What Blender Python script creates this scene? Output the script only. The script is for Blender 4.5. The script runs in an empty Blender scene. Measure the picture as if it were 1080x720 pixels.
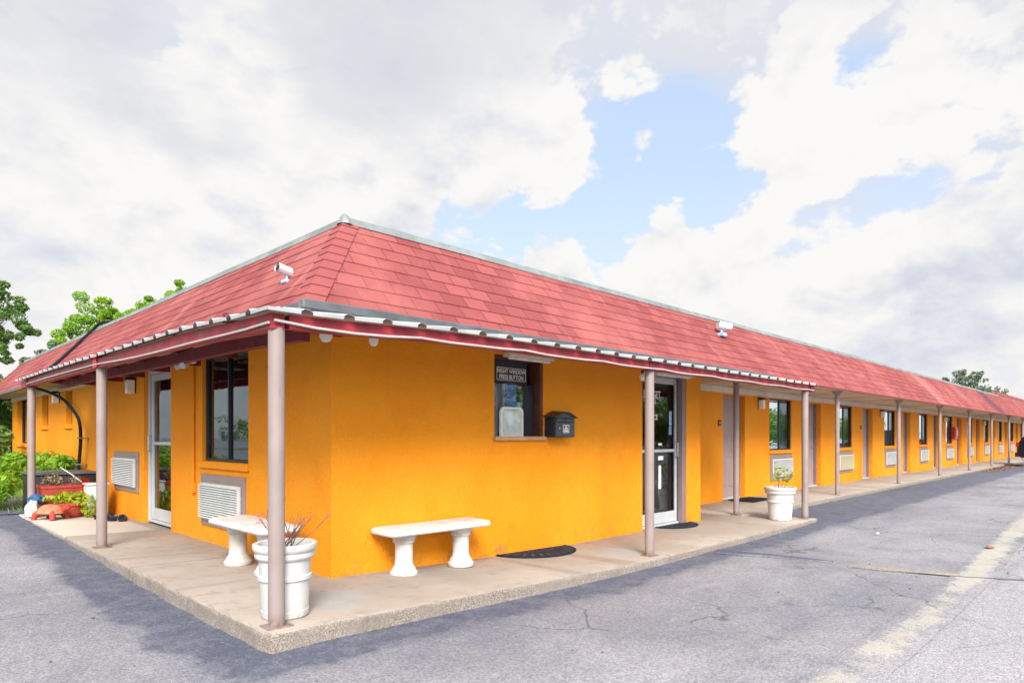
import bpy, bmesh, math, random
from mathutils import Vector, Matrix, noise as mnoise
R = math.radians
SC = bpy.context.scene
COL = SC.collection
rnd = random.Random(7)
def sm(a, b, x):
    t = max(0., min(1., (x-a)/(b-a))); return t*t*(3-2*t)

# ------------------------------------------------------------------ materials
def mat(name):
    m = bpy.data.materials.new(name); m.use_nodes = True
    nt = m.node_tree; nt.nodes.clear()
    out = nt.nodes.new('ShaderNodeOutputMaterial')
    return m, nt, out
def N(nt, t, **kw):
    n = nt.nodes.new(t)
    for k, v in kw.items():
        if k.startswith('_'): setattr(n, k[1:], v)
        else:
            key = int(k[1:]) if k[0] == 'i' and k[1:].isdigit() else k.replace('__', ' ')
            n.inputs[key].default_value = v
    return n
def L(nt, a, b): nt.links.new(a, b)
def rgba(c): return (c[0], c[1], c[2], 1)
def ramp(nt, src, stops):
    r = nt.nodes.new('ShaderNodeValToRGB')
    e = r.color_ramp.elements
    while len(e) < len(stops): e.new(0.5)
    for i, (p, c) in enumerate(stops):
        e[i].position = p; e[i].color = rgba(c) if hasattr(c, '__len__') else (c, c, c, 1)
    L(nt, src, r.inputs[0]); return r.outputs[0]
def mixc(nt, f, a, b, mode='MIX'):
    n = nt.nodes.new('ShaderNodeMix'); n.data_type = 'RGBA'; n.blend_type = mode
    for idx, v in ((0, f), (6, a), (7, b)):
        if hasattr(v, 'is_linked') or hasattr(v, 'links'): L(nt, v, n.inputs[idx])
        else: n.inputs[idx].default_value = rgba(v) if hasattr(v, '__len__') else v
    return n.outputs[2]
def math_(nt, op, a, b=None, c=None, clamp=False):
    n = nt.nodes.new('ShaderNodeMath'); n.operation = op; n.use_clamp = clamp
    for i, v in enumerate((a, b, c)):
        if v is None: continue
        if hasattr(v, 'links'): L(nt, v, n.inputs[i])
        else: n.inputs[i].default_value = v
    return n.outputs[0]
def maprange(nt, v, a, b, c=0., d=1., smooth=True):
    n = nt.nodes.new('ShaderNodeMapRange'); n.clamp = True
    n.interpolation_type = 'SMOOTHSTEP' if smooth else 'LINEAR'
    L(nt, v, n.inputs[0])
    for i, x in zip((1, 2, 3, 4), (a, b, c, d)): n.inputs[i].default_value = x
    return n.outputs[0]
def noise(nt, co, scale, detail=4, rough=.55, dist=0.):
    n = nt.nodes.new('ShaderNodeTexNoise')
    n.inputs['Scale'].default_value = scale; n.inputs['Detail'].default_value = detail
    n.inputs['Roughness'].default_value = rough; n.inputs['Distortion'].default_value = dist
    if co is not None: L(nt, co, n.inputs['Vector'])
    return n.outputs[0]
def pos(nt):
    return nt.nodes.new('ShaderNodeNewGeometry').outputs['Position']
def mapping(nt, co, scale=(1, 1, 1), loc=(0, 0, 0), rot=(0, 0, 0)):
    n = nt.nodes.new('ShaderNodeMapping'); L(nt, co, n.inputs[0])
    n.inputs['Scale'].default_value = scale; n.inputs['Location'].default_value = loc; n.inputs['Rotation'].default_value = rot
    return n.outputs[0]
def bump(nt, h, strength=.3, dist=.01):
    n = nt.nodes.new('ShaderNodeBump'); n.inputs['Strength'].default_value = strength
    n.inputs['Distance'].default_value = dist; L(nt, h, n.inputs['Height']); return n.outputs[0]
def principled(nt, out, col, rough=.6, metal=0., spec=.5, normal=None):
    p = nt.nodes.new('ShaderNodeBsdfPrincipled')
    if hasattr(col, 'links'): L(nt, col, p.inputs['Base Color'])
    else: p.inputs['Base Color'].default_value = rgba(col)
    if hasattr(rough, 'links'): L(nt, rough, p.inputs['Roughness'])
    else: p.inputs['Roughness'].default_value = rough
    p.inputs['Metallic'].default_value = metal; p.inputs['Specular IOR Level'].default_value = spec
    if normal is not None: L(nt, normal, p.inputs['Normal'])
    L(nt, p.outputs[0], out.inputs[0]); return p
def simple(name, c, rough=.6, metal=0., var=.12, scale=6., grain=.15, spec=.4, objco=False):
    """painted / moulded surface: gentle mottling and a fine grain"""
    m, nt, out = mat(name)
    p = nt.nodes.new('ShaderNodeTexCoord').outputs['Object'] if objco else pos(nt)
    n1 = noise(nt, p, scale, 5)
    f = ramp(nt, n1, [(.3, 1-var), (.7, 1+var)])
    col = mixc(nt, 1., c, f, 'MULTIPLY')
    n2 = noise(nt, p, 90, 3)
    r = maprange(nt, n1, .3, .7, max(.05, rough-.1), min(1, rough+.1))
    principled(nt, out, col, r, metal, spec, bump(nt, n2, grain, .004))
    return m

M = {}
def build_materials():
    # orange stucco
    for key, base, seed in (('stucco', (.74, .242, .004), 0),):
        m, nt, out = mat('orange stucco'); p = pos(nt)
        big = noise(nt, mapping(nt, p, (1, 1, .6)), .9, 5, .6)
        mid = noise(nt, mapping(nt, p, (1, 1, .8)), 2.6, 7, .68)
        c = mixc(nt, maprange(nt, big, .38, .64), base, (.76, .275, .009))
        c = mixc(nt, maprange(nt, mid, .54, .70, 0, .4), c, (.66, .200, .004))
        # faint scuffs and grime in the lowest hand's breadth
        sep = nt.nodes.new('ShaderNodeSeparateXYZ'); L(nt, p, sep.inputs[0])
        low = maprange(nt, sep.outputs[2], .12, .52, 1, 0)
        sp = maprange(nt, noise(nt, p, 7, 6, .7), .52, .70)
        c = mixc(nt, math_(nt, 'MULTIPLY', math_(nt, 'MULTIPLY', low, sp), .8), c, (.30, .15, .05))
        # vertical block joints telegraphing through the paint, thin runs of water below the eave
        run = maprange(nt, noise(nt, mapping(nt, p, (9, 9, .25)), 1.6, 4, .6), .60, .74)
        hi = maprange(nt, sep.outputs[2], 1.2, 2.4)
        c = mixc(nt, math_(nt, 'MULTIPLY', math_(nt, 'MULTIPLY', run, hi), .22), c, (.46, .19, .03))
        sc = maprange(nt, noise(nt, p, 2.6, 5, .7), .66, .74)
        c = mixc(nt, math_(nt, 'MULTIPLY', sc, .25), c, (.86, .46, .09))
        h = math_(nt, 'ADD', noise(nt, p, 55, 6, .65), math_(nt, 'MULTIPLY', noise(nt, p, 6, 4), 1.2))
        principled(nt, out, c, .75, 0, .25, bump(nt, h, .75, .014)); M[key] = m
    # red shingles (uv: u metres along the eave, v metres up the slope)
    m, nt, out = mat('red asphalt shingles')
    uv = nt.nodes.new('ShaderNodeUVMap').outputs[0]; p = pos(nt)
    b = nt.nodes.new('ShaderNodeTexBrick'); L(nt, uv, b.inputs['Vector'])
    b.offset = .5; b.inputs['Scale'].default_value = 1
    b.inputs['Brick Width'].default_value = .295; b.inputs['Row Height'].default_value = ROW
    b.inputs['Mortar Size'].default_value = .0065; b.inputs['Mortar Smooth'].default_value = .1
    b.inputs['Color1'].default_value = rgba((.208, .049, .050)); b.inputs['Color2'].default_value = rgba((.290, .078, .076))
    b.inputs['Mortar'].default_value = rgba((.13, .028, .032)); b.inputs['Bias'].default_value = -.1
    c = b.outputs[0]
    c = mixc(nt, maprange(nt, noise(nt, p, .55, 6, .65), .42, .70, 0, .6), c, (.38, .125, .115))
    c = mixc(nt, maprange(nt, noise(nt, mapping(nt, uv, (1.6, .35, 1)), 1.6, 5, .6), .60, .78, 0, .55), c, (.47, .20, .19))
    su = nt.nodes.new('ShaderNodeSeparateXYZ'); L(nt, uv, su.inputs[0])
    wob = math_(nt, 'MULTIPLY', math_(nt, 'SUBTRACT', noise(nt, uv, 1.2, 3), .5), .5)
    uu = math_(nt, 'ADD', su.outputs[0], wob)
    for a0, a1, colr, k in ((32.4, 34.4, (.115, .045, .06), .95), (21.2, 22.3, (.40, .20, .19), .35), (27.9, 28.7, (.23, .07, .08), .5)):
        band = math_(nt, 'MULTIPLY', maprange(nt, uu, a0, a0+.5), maprange(nt, uu, a1, a1+.5, 1, 0))
        c = mixc(nt, math_(nt, 'MULTIPLY', band, k), c, colr)
    grit = noise(nt, p, 260, 2)
    c = mixc(nt, .5, c, ramp(nt, grit, [(.3, .72), (.7, 1.25)]), 'MULTIPLY')
    h = math_(nt, 'ADD', math_(nt, 'MULTIPLY', b.outputs[1], -1.2), math_(nt, 'MULTIPLY', grit, .5))
    principled(nt, out, c, .9, 0, .2, bump(nt, h, .4, .006)); M['shingle'] = m
    m, nt, out = mat('red shingle hip caps'); p = pos(nt)
    c = mixc(nt, noise(nt, p, 3, 4), (.24, .060, .060), (.31, .086, .085))
    c = mixc(nt, .5, c, ramp(nt, noise(nt, p, 260, 2), [(.3, .72), (.7, 1.25)]), 'MULTIPLY')
    principled(nt, out, c, .9, 0, .2, bump(nt, noise(nt, p, 200, 2), .3, .004)); M['hip'] = m
    # metals and paints
    M['flash'] = simple('galvanised flashing', (.235, .265, .262), .45, .35, .25, 3)
    M['flashdark'] = simple('weathered grey flashing', (.115, .125, .14), .5, .3, .25, 4)
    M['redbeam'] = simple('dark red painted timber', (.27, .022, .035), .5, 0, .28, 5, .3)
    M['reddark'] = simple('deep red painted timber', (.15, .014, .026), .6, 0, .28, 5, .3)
    M['sheet'] = simple('white corrugated sheet', (.36, .37, .38), .5, 0, .12, 3)
    M['cream'] = simple('cream painted board', (.60, .54, .46), .6, 0, .14, 3, .2)
    M['sleeve'] = simple('mauve grey sheet steel', (.235, .185, .175), .45, 0, .12, 4, .1)
    M['mauve'] = simple('mauve grey painted door', (.31, .235, .225), .5, 0, .08, 3, .1)
    M['mauvedark'] = simple('dark mauve painted jamb', (.21, .145, .145), .5, 0, .1, 3, .1)
    M['alu'] = simple('white aluminium frame', (.47, .485, .50), .4, .1, .06, 3, .05)
    M['dark'] = simple('dark bronze frame', (.025, .028, .04), .4, .2, .2, 4, .1)
    M['black'] = simple('black satin metal', (.022, .025, .035), .38, .1, .25, 8, .15)
    M['rubber'] = simple('black rubber', (.018, .020, .028), .95, 0, .3, 14, .5, .12)
    M['mattread'] = simple('grey worn rubber rib', (.055, .065, .09), .95, 0, .3, 14, .3, .12)
    M['mailfront'] = simple('slate grey enamel', (.055, .070, .095), .35, .2, .2, 8, .1)
    M['plastic'] = simple('white plastic', (.52, .525, .515), .45, 0, .05, 4, .06)
    M['acwhite'] = simple('off white grille plastic', (.50, .515, .51), .5, 0, .07, 4, .06)
    M['accream'] = simple('yellowed grille plastic', (.55, .50, .36), .5, 0, .07, 4, .06)
    M['wood'] = simple('dark stained wood', (.10, .035, .022), .5, 0, .3, 6, .3)
    M['woodpale'] = simple('bare wooden sill', (.42, .24, .14), .6, 0, .25, 9, .3)
    M['letter'] = simple('white vinyl lettering', (.78, .77, .72), .5, 0, .05, 9, .02)
    M['lampglass'] = simple('frosted lamp glass', (.74, .73, .68), .3, 0, .08, 9, .02)
    M['redpaint'] = simple('bright red enamel', (.55, .012, .012), .35, 0, .1, 6, .05)
    M['terra'] = simple('terracotta red clay', (.34, .045, .028), .7, 0, .2, 8, .3)
    M['terrapale'] = simple('worn pink terracotta', (.50, .16, .12), .75, 0, .25, 10, .3)
    M['shell'] = simple('sandy terracotta glaze', (.38, .16, .085), .5, 0, .35, 12, .2)
    M['soil'] = simple('potting soil', (.05, .035, .025), .95, 0, .4, 30, .8)
    M['blue'] = simple('blue cloth', (.03, .09, .22), .8, 0, .3, 20, .3)
    M['bluepale'] = simple('pale blue print', (.30, .42, .62), .6, 0, .3, 14, .1)
    M['hatch'] = simple('milky hatch pane', (.55, .66, .66), .25, 0, .3, 6, .02)
    M['slate'] = simple('slate grey blind', (.13, .17, .20), .7, 0, .25, 4, .1)
    M['deepblue'] = simple('deep blue reflection panel', (.02, .09, .42), .5, 0, .3, 5, .05)
    M['curtain'] = simple('grey green curtain', (.45, .50, .47), .9, 0, .15, 5, .2)
    M['curtaindark'] = simple('dark slate insect screen', (.035, .042, .06), .8, 0, .15, 5, .2)
    M['tint_panel'] = simple('pale blue poster', (.20, .36, .55), .5, 0, .5, 5, .05)
    M['interior'] = simple('dim interior plaster', (.30, .24, .19), .9, 0, .1, 2, .1)
    M['floorin'] = simple('brown interior floor', (.12, .07, .045), .6, 0, .2, 3, .1)
    M['counter'] = simple('red brown counter wood', (.22, .075, .04), .5, 0, .25, 5, .1)
    M['bark'] = simple('bark', (.14, .10, .075), .95, 0, .35, 9, .8)
    M['twig'] = simple('dry twigs', (.17, .10, .08), .9, 0, .3, 20, .3)
    M['carpaint'] = simple('black car paint', (.008, .010, .016), .18, .2, .1, 3, 0)
    M['chrome'] = simple('chrome trim', (.6, .6, .62), .2, .9, .05, 3, 0)
    M['taillight'] = simple('red lens', (.35, .01, .01), .2, 0, .1, 5, 0)
    M['cable'] = simple('white cable sheath', (.40, .37, .36), .5, 0, .1, 8, .05)
    M['leafdry'] = simple('dry brown leaf', (.28, .12, .05), .8, 0, .3, 20, .2)
    M['pink'] = simple('pink petals', (.75, .12, .30), .6, 0, .1, 20, 0)
    def footworn(name, base, dirt, zmax, rough, amount, spec=.4):
        m, nt, out = mat(name); oc = nt.nodes.new('ShaderNodeTexCoord').outputs['Object']; p = pos(nt)
        sep = nt.nodes.new('ShaderNodeSeparateXYZ'); L(nt, oc, sep.inputs[0])
        c = mixc(nt, 1., base, ramp(nt, noise(nt, p, 4, 5), [(.3, .90), (.7, 1.08)]), 'MULTIPLY')
        low = math_(nt, 'MULTIPLY', maprange(nt, sep.outputs[2], 0., zmax, 1, 0), maprange(nt, noise(nt, p, 16, 6, .75), .38, .62))
        c = mixc(nt, math_(nt, 'MULTIPLY', low, amount), c, dirt)
        runs = math_(nt, 'MULTIPLY', maprange(nt, noise(nt, mapping(nt, p, (1, 1, .08)), 26, 4, .6), .58, .72), maprange(nt, noise(nt, p, 3, 3), .45, .6))
        c = mixc(nt, math_(nt, 'MULTIPLY', runs, amount*.38), c, dirt)
        scf = maprange(nt, noise(nt, p, 34, 5, .8), .68, .73)
        c = mixc(nt, math_(nt, 'MULTIPLY', scf, amount*.5), c, dirt)
        principled(nt, out, c, rough, 0, spec, bump(nt, noise(nt, p, 70, 3), .10, .004)); return m
    M['pot'] = footworn('weathered white planter plastic', (.52, .522, .51), (.20, .17, .13), .14, .5, .55)
    M['column'] = footworn('mauve grey painted steel', (.265, .212, .200), (.11, .045, .025), .10, .45, .75)
    # white cast stone of benches
    m, nt, out = mat('white cast concrete'); p = pos(nt)
    n1 = noise(nt, p, 5, 6, .65); n2 = noise(nt, p, 40, 4)
    c = mixc(nt, maprange(nt, n1, .42, .72), (.56, .55, .53), (.42, .395, .36))
    c = mixc(nt, maprange(nt, n2, .60, .78, 0, .5), c, (.40, .37, .33))
    principled(nt, out, c, .85, 0, .2, bump(nt, n2, .4, .006)); M['stone'] = m
    # concrete slab
    m, nt, out = mat('worn porch concrete'); p = pos(nt)
    sep = nt.nodes.new('ShaderNodeSeparateXYZ'); L(nt, p, sep.inputs[0])
    big = noise(nt, p, .8, 6, .65); mid = noise(nt, p, 4.5, 6, .7); fine = noise(nt, p, 60, 4, .7)
    c = mixc(nt, maprange(nt, big, .35, .68), (.285, .238, .200), (.35, .300, .260))
    c = mixc(nt, maprange(nt, mid, .50, .70, 0, .7), c, (.235, .195, .165))
    c = mixc(nt, maprange(nt, noise(nt, p, 2.1, 6, .75), .57, .70, 0, .5), c, (.185, .16, .145))
    # a paler patch at the left end of the porch, sawn joints
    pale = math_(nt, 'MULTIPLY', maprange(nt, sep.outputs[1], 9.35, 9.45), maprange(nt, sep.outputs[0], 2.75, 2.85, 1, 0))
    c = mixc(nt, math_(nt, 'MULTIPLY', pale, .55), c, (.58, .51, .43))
    for ax, v in ((1, 6.75), (1, 9.4), (1, 11.3), (0, 6.45), (0, 9.6)):
        d = math_(nt, 'ABSOLUTE', math_(nt, 'SUBTRACT', math_(nt, 'ADD', sep.outputs[ax], math_(nt, 'MULTIPLY', math_(nt, 'SUBTRACT', mid, .5), .06)), v))
        lim = math_(nt, 'MULTIPLY', maprange(nt, d, .004, .014, 1, 0), maprange(nt, sep.outputs[1-ax], 3.0 if ax == 1 else 5.2, 3.1 if ax == 1 else 5.3, 1, 0))
        c = mixc(nt, math_(nt, 'MULTIPLY', lim, .7), c, (.11, .10, .10))
    # blue grey spill near the corner and by the half round mat
    for cx, cy, r in ((2.62, 4.45, .30), (2.45, 4.2, .2), (6.2, 4.35, .32), (6.35, 4.0, .2)):
        v = nt.nodes.new('ShaderNodeVectorMath'); v.operation = 'DISTANCE'
        comb = nt.nodes.new('ShaderNodeCombineXYZ'); L(nt, sep.outputs[0], comb.inputs[0]); L(nt, sep.outputs[1], comb.inputs[1])
        L(nt, comb.outputs[0], v.inputs[0]); v.inputs[1].default_value = (cx, cy, 0)
        dd = math_(nt, 'ADD', v.outputs['Value'], math_(nt, 'MULTIPLY', math_(nt, 'SUBTRACT', mid, .5), .35))
        c = mixc(nt, maprange(nt, dd, r*.5, r, .45, 0), c, (.27, .285, .30))
    # the broken cut face: exposed aggregate and black grime
    geo = nt.nodes.new('ShaderNodeNewGeometry'); sn = nt.nodes.new('ShaderNodeSeparateXYZ'); L(nt, geo.outputs['True Normal'], sn.inputs[0])
    side = maprange(nt, sn.outputs[2], .5, .8, 1, 0)
    vor = nt.nodes.new('ShaderNodeTexVoronoi'); L(nt, p, vor.inputs['Vector']); vor.inputs['Scale'].default_value = 150
    agg = ramp(nt, vor.outputs['Color'], [(.2, (.045, .04, .04)), (.5, (.20, .17, .15)), (.85, (.40, .35, .31))])
    agg = mixc(nt, maprange(nt, noise(nt, p, 3.2, 8, .8), .42, .72), agg, (.13, .115, .105))
    c = mixc(nt, math_(nt, 'MULTIPLY', side, .62), c, agg)
    h = math_(nt, 'ADD', fine, math_(nt, 'MULTIPLY', mid, 1.5))
    h = math_(nt, 'ADD', h, math_(nt, 'MULTIPLY', math_(nt, 'MULTIPLY', vor.outputs['Distance'], side), -.6))
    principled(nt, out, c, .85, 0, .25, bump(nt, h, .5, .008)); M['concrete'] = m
    # asphalt
    def asphalt(name, paint=None):
        m, nt, out = mat(name); p = pos(nt)
        sep = nt.nodes.new('ShaderNodeSeparateXYZ'); L(nt, p, sep.inputs[0]); X, Y = sep.outputs[0], sep.outputs[1]
        big = noise(nt, p, .35, 6, .62, .4); mid = noise(nt, p, 1.7, 7, .68); fine = noise(nt, p, 75, 3, .7)
        st = noise(nt, mapping(nt, p, (.35, 1.6, 1)), 1.3, 5, .65)
        base = mixc(nt, maprange(nt, big, .34, .66), (.178, .180, .205), (.275, .270, .288))
        base = mixc(nt, maprange(nt, mid, .50, .72, 0, .5), base, (.135, .140, .180))
        base = mixc(nt, maprange(nt, st, .55, .75, 0, .5), base, (.31, .302, .318))
        # an older, paler surface beyond the painted line
        wv = math_(nt, 'MULTIPLY', math_(nt, 'SUBTRACT', mid, .5), .5)
        old = math_(nt, 'MULTIPLY', maprange(nt, math_(nt, 'ADD', Y, wv), 1.05, 1.3, 1, 0), maprange(nt, X, 1.5, 3.))
        base = mixc(nt, math_(nt, 'MULTIPLY', old, .65), base, (.335, .325, .345))
        # hairline cracks on the old surface
        vor = nt.nodes.new('ShaderNodeTexVoronoi'); vor.feature = 'DISTANCE_TO_EDGE'
        wp = nt.nodes.new('ShaderNodeVectorMath'); wp.operation = 'ADD'
        nv = nt.nodes.new('ShaderNodeTexNoise'); nv.inputs['Scale'].default_value = 1.1; nv.inputs['Detail'].default_value = 4; L(nt, p, nv.inputs['Vector'])
        L(nt, p, wp.inputs[0]); L(nt, nv.outputs['Color'], wp.inputs[1]); L(nt, wp.outputs[0], vor.inputs['Vector']); vor.inputs['Scale'].default_value = .75
        crk = math_(nt, 'MULTIPLY', maprange(nt, vor.outputs['Distance'], .002, .014, 1, 0), maprange(nt, noise(nt, p, .5, 3), .44, .58))
        base = mixc(nt, math_(nt, 'MULTIPLY', crk, .8), base, (.085, .085, .10))
        # fresh dark sealing band poured along the kerb, ragged outer edge
        n3 = math_(nt, 'MULTIPLY', math_(nt, 'SUBTRACT', noise(nt, p, 2.6, 8, .75), .5), .50)
        n4 = math_(nt, 'MULTIPLY', math_(nt, 'SUBTRACT', noise(nt, p, .55, 3, .6), .5), .55)
        ww = math_(nt, 'ADD', n3, n4)
        dl = math_(nt, 'ADD', math_(nt, 'SUBTRACT', 1.78, X), ww)
        left = math_(nt, 'MULTIPLY', maprange(nt, dl, .33, .46, 1, 0), maprange(nt, Y, 3.25, 3.75))
        dr = math_(nt, 'ADD', math_(nt, 'SUBTRACT', 3.87, Y), ww)
        right = math_(nt, 'MULTIPLY', maprange(nt, dr, .30, .46, 1, 0), maprange(nt, X, 1.2, 1.7))
        fn = maprange(nt, noise(nt, mapping(nt, p, (.28, 1.1, 1)), 1.7, 7, .7), .36, .62, .35, 1.)
        far = math_(nt, 'MULTIPLY', fn, maprange(nt, math_(nt, 'ADD', math_(nt, 'SUBTRACT', 4.85, Y), math_(nt, 'MULTIPLY', ww, 2.6)), .5, 2.2, 1, 0))
        far = math_(nt, 'MULTIPLY', far, maprange(nt, X, 10.4, 12.))
        seal = math_(nt, 'MAXIMUM', math_(nt, 'MAXIMUM', left, right), math_(nt, 'MULTIPLY', far, .72))
        sc_ = mixc(nt, maprange(nt, noise(nt, p, 6, 6, .75), .4, .65), (.066, .075, .115), (.118, .126, .168))
        base = mixc(nt, math_(nt, 'MULTIPLY', seal, math_(nt, 'ADD', .62, math_(nt, 'MULTIPLY', noise(nt, p, 12, 6, .8), .5))), base, sc_)
        # oil drips and long tyre-worn streaks
        oil = maprange(nt, noise(nt, p, 1.15, 4, .6), .64, .72)
        base = mixc(nt, math_(nt, 'MULTIPLY', oil, .40), base, (.085, .085, .095))
        tyre = maprange(nt, noise(nt, mapping(nt, p, (.10, 1.9, 1)), 1.6, 5, .6), .55, .70)
        base = mixc(nt, math_(nt, 'MULTIPLY', math_(nt, 'MULTIPLY', tyre, maprange(nt, X, 2., 4.)), .30), base, (.13, .132, .155))
        # stones in the surface
        vs = nt.nodes.new('ShaderNodeTexVoronoi'); L(nt, p, vs.inputs['Vector']); vs.inputs['Scale'].default_value = 80
        stn = ramp(nt, vs.outputs['Color'], [(.15, .48), (.5, .98), (.92, 1.65)])
        base = mixc(nt, .42, base, stn, 'MULTIPLY')
        base = mixc(nt, .35, base, ramp(nt, noise(nt, p, 24, 5, .75), [(.34, .70), (.64, 1.28)]), 'MULTIPLY')
        base = mixc(nt, maprange(nt, noise(nt, p, 30, 3, .7), .66, .74, 0, .5), base, (.06, .06, .075))
        rough = maprange(nt, seal, 0, 1, .9, .72)
        h = math_(nt, 'ADD', math_(nt, 'MULTIPLY', vs.outputs['Distance'], -1.), fine)
        if paint:
            worn = math_(nt, 'ADD', math_(nt, 'ADD', math_(nt, 'MULTIPLY', noise(nt, p, 5, 6, .75), .5), math_(nt, 'MULTIPLY', noise(nt, p, 38, 4, .7), .5)), math_(nt, 'MULTIPLY', math_(nt, 'SUBTRACT', noise(nt, p, 1.1, 3), .5), .5))
            attr = nt.nodes.new('ShaderNodeAttribute'); attr.attribute_name = 'edge'
            worn = math_(nt, 'SUBTRACT', worn, math_(nt, 'MULTIPLY', attr.outputs['Fac'], .32))
            f = maprange(nt, worn, paint[1], paint[1]+.16, 0, paint[2])
            base = mixc(nt, f, base, mixc(nt, maprange(nt, noise(nt, p, 1.6, 4), .5, .66), paint[0], paint[3]))
        principled(nt, out, base, rough, 0, .3, bump(nt, h, .55, .006)); return m
    M['asphalt'] = asphalt('worn grey asphalt')
    M['whitepaint'] = asphalt('worn cream line paint', ((.43, .41, .36), .36, .72, (.42, .35, .28)))
    M['yellowpaint'] = asphalt('worn yellow paint', ((.36, .265, .135), .38, .8, (.33, .28, .19)))
    M['sealed'] = asphalt('dark sealed asphalt', ((.07, .078, .115), .30, .85, (.11, .118, .155)))
    M['overlay'] = simple('dark asphalt overlay', (.085, .092, .12), .85, 0, .35, 9, .8)
    # stained soffit
    m, nt, out = mat('stained cream soffit'); p = pos(nt)
    c = mixc(nt, maprange(nt, noise(nt, p, .9, 5, .6), .4, .65), (.56, .47, .36), (.40, .29, .19))
    c = mixc(nt, maprange(nt, noise(nt, p, 2.3, 5, .6), .58, .7, 0, .6), c, (.28, .17, .10))
    principled(nt, out, c, .7, 0, .3, bump(nt, noise(nt, p, 30, 3), .15, .004)); M['soffit'] = m
    # window glass: clear with mirror reflection of sky and trees
    for key, ior, tint in (('glassthin', 1.33, (.86, .90, .90)), ('glass', 1.75, (.80, .86, .84)), ('glassdark', 2.2, (.55, .64, .62))):
        m, nt, out = mat('window glass ' + key)
        fr = nt.nodes.new('ShaderNodeFresnel'); fr.inputs[0].default_value = ior
        tr = nt.nodes.new('ShaderNodeBsdfTransparent'); tr.inputs[0].default_value = rgba(tint)
        gl = nt.nodes.new('ShaderNodeBsdfGlossy'); gl.inputs['Roughness'].default_value = .012; gl.inputs[0].default_value = rgba((.82, .93, 1.0))
        wv = noise(nt, pos(nt), 1.3, 2)
        L(nt, bump(nt, wv, .06, .05), gl.inputs['Normal'])
        mx = nt.nodes.new('ShaderNodeMixShader'); L(nt, fr.outputs[0], mx.inputs[0]); L(nt, tr.outputs[0], mx.inputs[1]); L(nt, gl.outputs[0], mx.inputs[2])
        L(nt, mx.outputs[0], out.inputs[0]); M[key] = m
    # leaves
    for key, a, b, tr_ in (('leaf', (.095, .19, .045), (.19, .32, .075), .42), ('leafbright', (.16, .32, .025), (.32, .50, .05), .45),
                      ('leaflime', (.26, .34, .02), (.42, .44, .03), .4), ('leafdark', (.022, .065, .025), (.05, .12, .045), .25),
                      ('leafgrey', (.13, .19, .15), (.24, .30, .23), .4), ('leafdull', (.19, .15, .09), (.28, .22, .14), .2)):
        m, nt, out = mat('foliage ' + key); p = pos(nt)
        oi = nt.nodes.new('ShaderNodeAttribute'); oi.attribute_name = 'tone'
        c = mixc(nt, oi.outputs['Fac'], a, b)
        c = mixc(nt, maprange(nt, noise(nt, p, 1.1, 3), .4, .65, 0, .5), c, a)
        d = nt.nodes.new('ShaderNodeBsdfPrincipled'); L(nt, c, d.inputs['Base Color']); d.inputs['Roughness'].default_value = .5; d.inputs['Specular IOR Level'].default_value = .35
        t = nt.nodes.new('ShaderNodeBsdfTranslucent'); L(nt, mixc(nt, 1., c, (1.3, 1.25, .6), 'MULTIPLY'), t.inputs[0])
        mx = nt.nodes.new('ShaderNodeMixShader'); mx.inputs[0].default_value = tr_
        L(nt, d.outputs[0], mx.inputs[1]); L(nt, t.outputs[0], mx.inputs[2]); L(nt, mx.outputs[0], out.inputs[0]); M[key] = m
    m, nt, out = mat('rough ground with grass'); p = pos(nt)
    c = mixc(nt, maprange(nt, noise(nt, p, .6, 6, .65), .4, .62), (.10, .16, .03), (.20, .17, .11))
    principled(nt, out, c, .95, 0, .1, bump(nt, noise(nt, p, 30, 5), .6, .03)); M['ground'] = m

# ------------------------------------------------------------------ mesh helpers
def BM(): return bmesh.new()
def box(bm, x0, x1, y0, y1, z0, z1, bev=0., rot=None, seg=1):
    c = Vector(((x0+x1)/2, (y0+y1)/2, (z0+z1)/2)); s = (abs(x1-x0), abs(y1-y0), abs(z1-z0))
    r = bmesh.ops.create_cube(bm, size=1., matrix=Matrix.Translation(c) @ (rot or Matrix.Identity(4)) @ Matrix.Diagonal((*s, 1)))
    if bev:
        es = list({e for v in r['verts'] for e in v.link_edges})
        bmesh.ops.bevel(bm, geom=es, offset=bev, segments=seg, affect='EDGES', profile=.5)
    return r['verts']
def tube(bm, pts, r, n=10, cap=True):
    pts = [Vector(p) for p in pts]; rings = []
    rr = r if hasattr(r, '__len__') else [r]*len(pts)
    up = None
    for i, p in enumerate(pts):
        t = (pts[min(i+1, len(pts)-1)]-pts[max(i-1, 0)]).normalized()
        if up is None: up = Vector((0, 0, 1)) if abs(t.z) < .9 else Vector((1, 0, 0))
        a = (up - t*up.dot(t)).normalized(); b = t.cross(a); up = a
        rings.append([bm.verts.new(p + rr[i]*(math.cos(2*math.pi*k/n)*a + math.sin(2*math.pi*k/n)*b)) for k in range(n)])
    for u, v in zip(rings, rings[1:]):
        for k in range(n): bm.faces.new((u[k], u[(k+1) % n], v[(k+1) % n], v[k]))
    if cap:
        bm.faces.new(rings[0][::-1]); bm.faces.new(rings[-1])
def lathe(bm, prof, n=32, c=(0, 0, 0), sx=1., sy=1., caps=True):
    rings = []
    for r, z in prof:
        rings.append([bm.verts.new((c[0]+sx*r*math.cos(2*math.pi*k/n), c[1]+sy*r*math.sin(2*math.pi*k/n), c[2]+z)) for k in range(n)])
    for u, v in zip(rings, rings[1:]):
        for k in range(n): bm.faces.new((u[k], u[(k+1) % n], v[(k+1) % n], v[k]))
    if caps:
        if prof[0][0] > 1e-5: bm.faces.new(rings[0][::-1])
        if prof[-1][0] > 1e-5: bm.faces.new(rings[-1])
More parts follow.
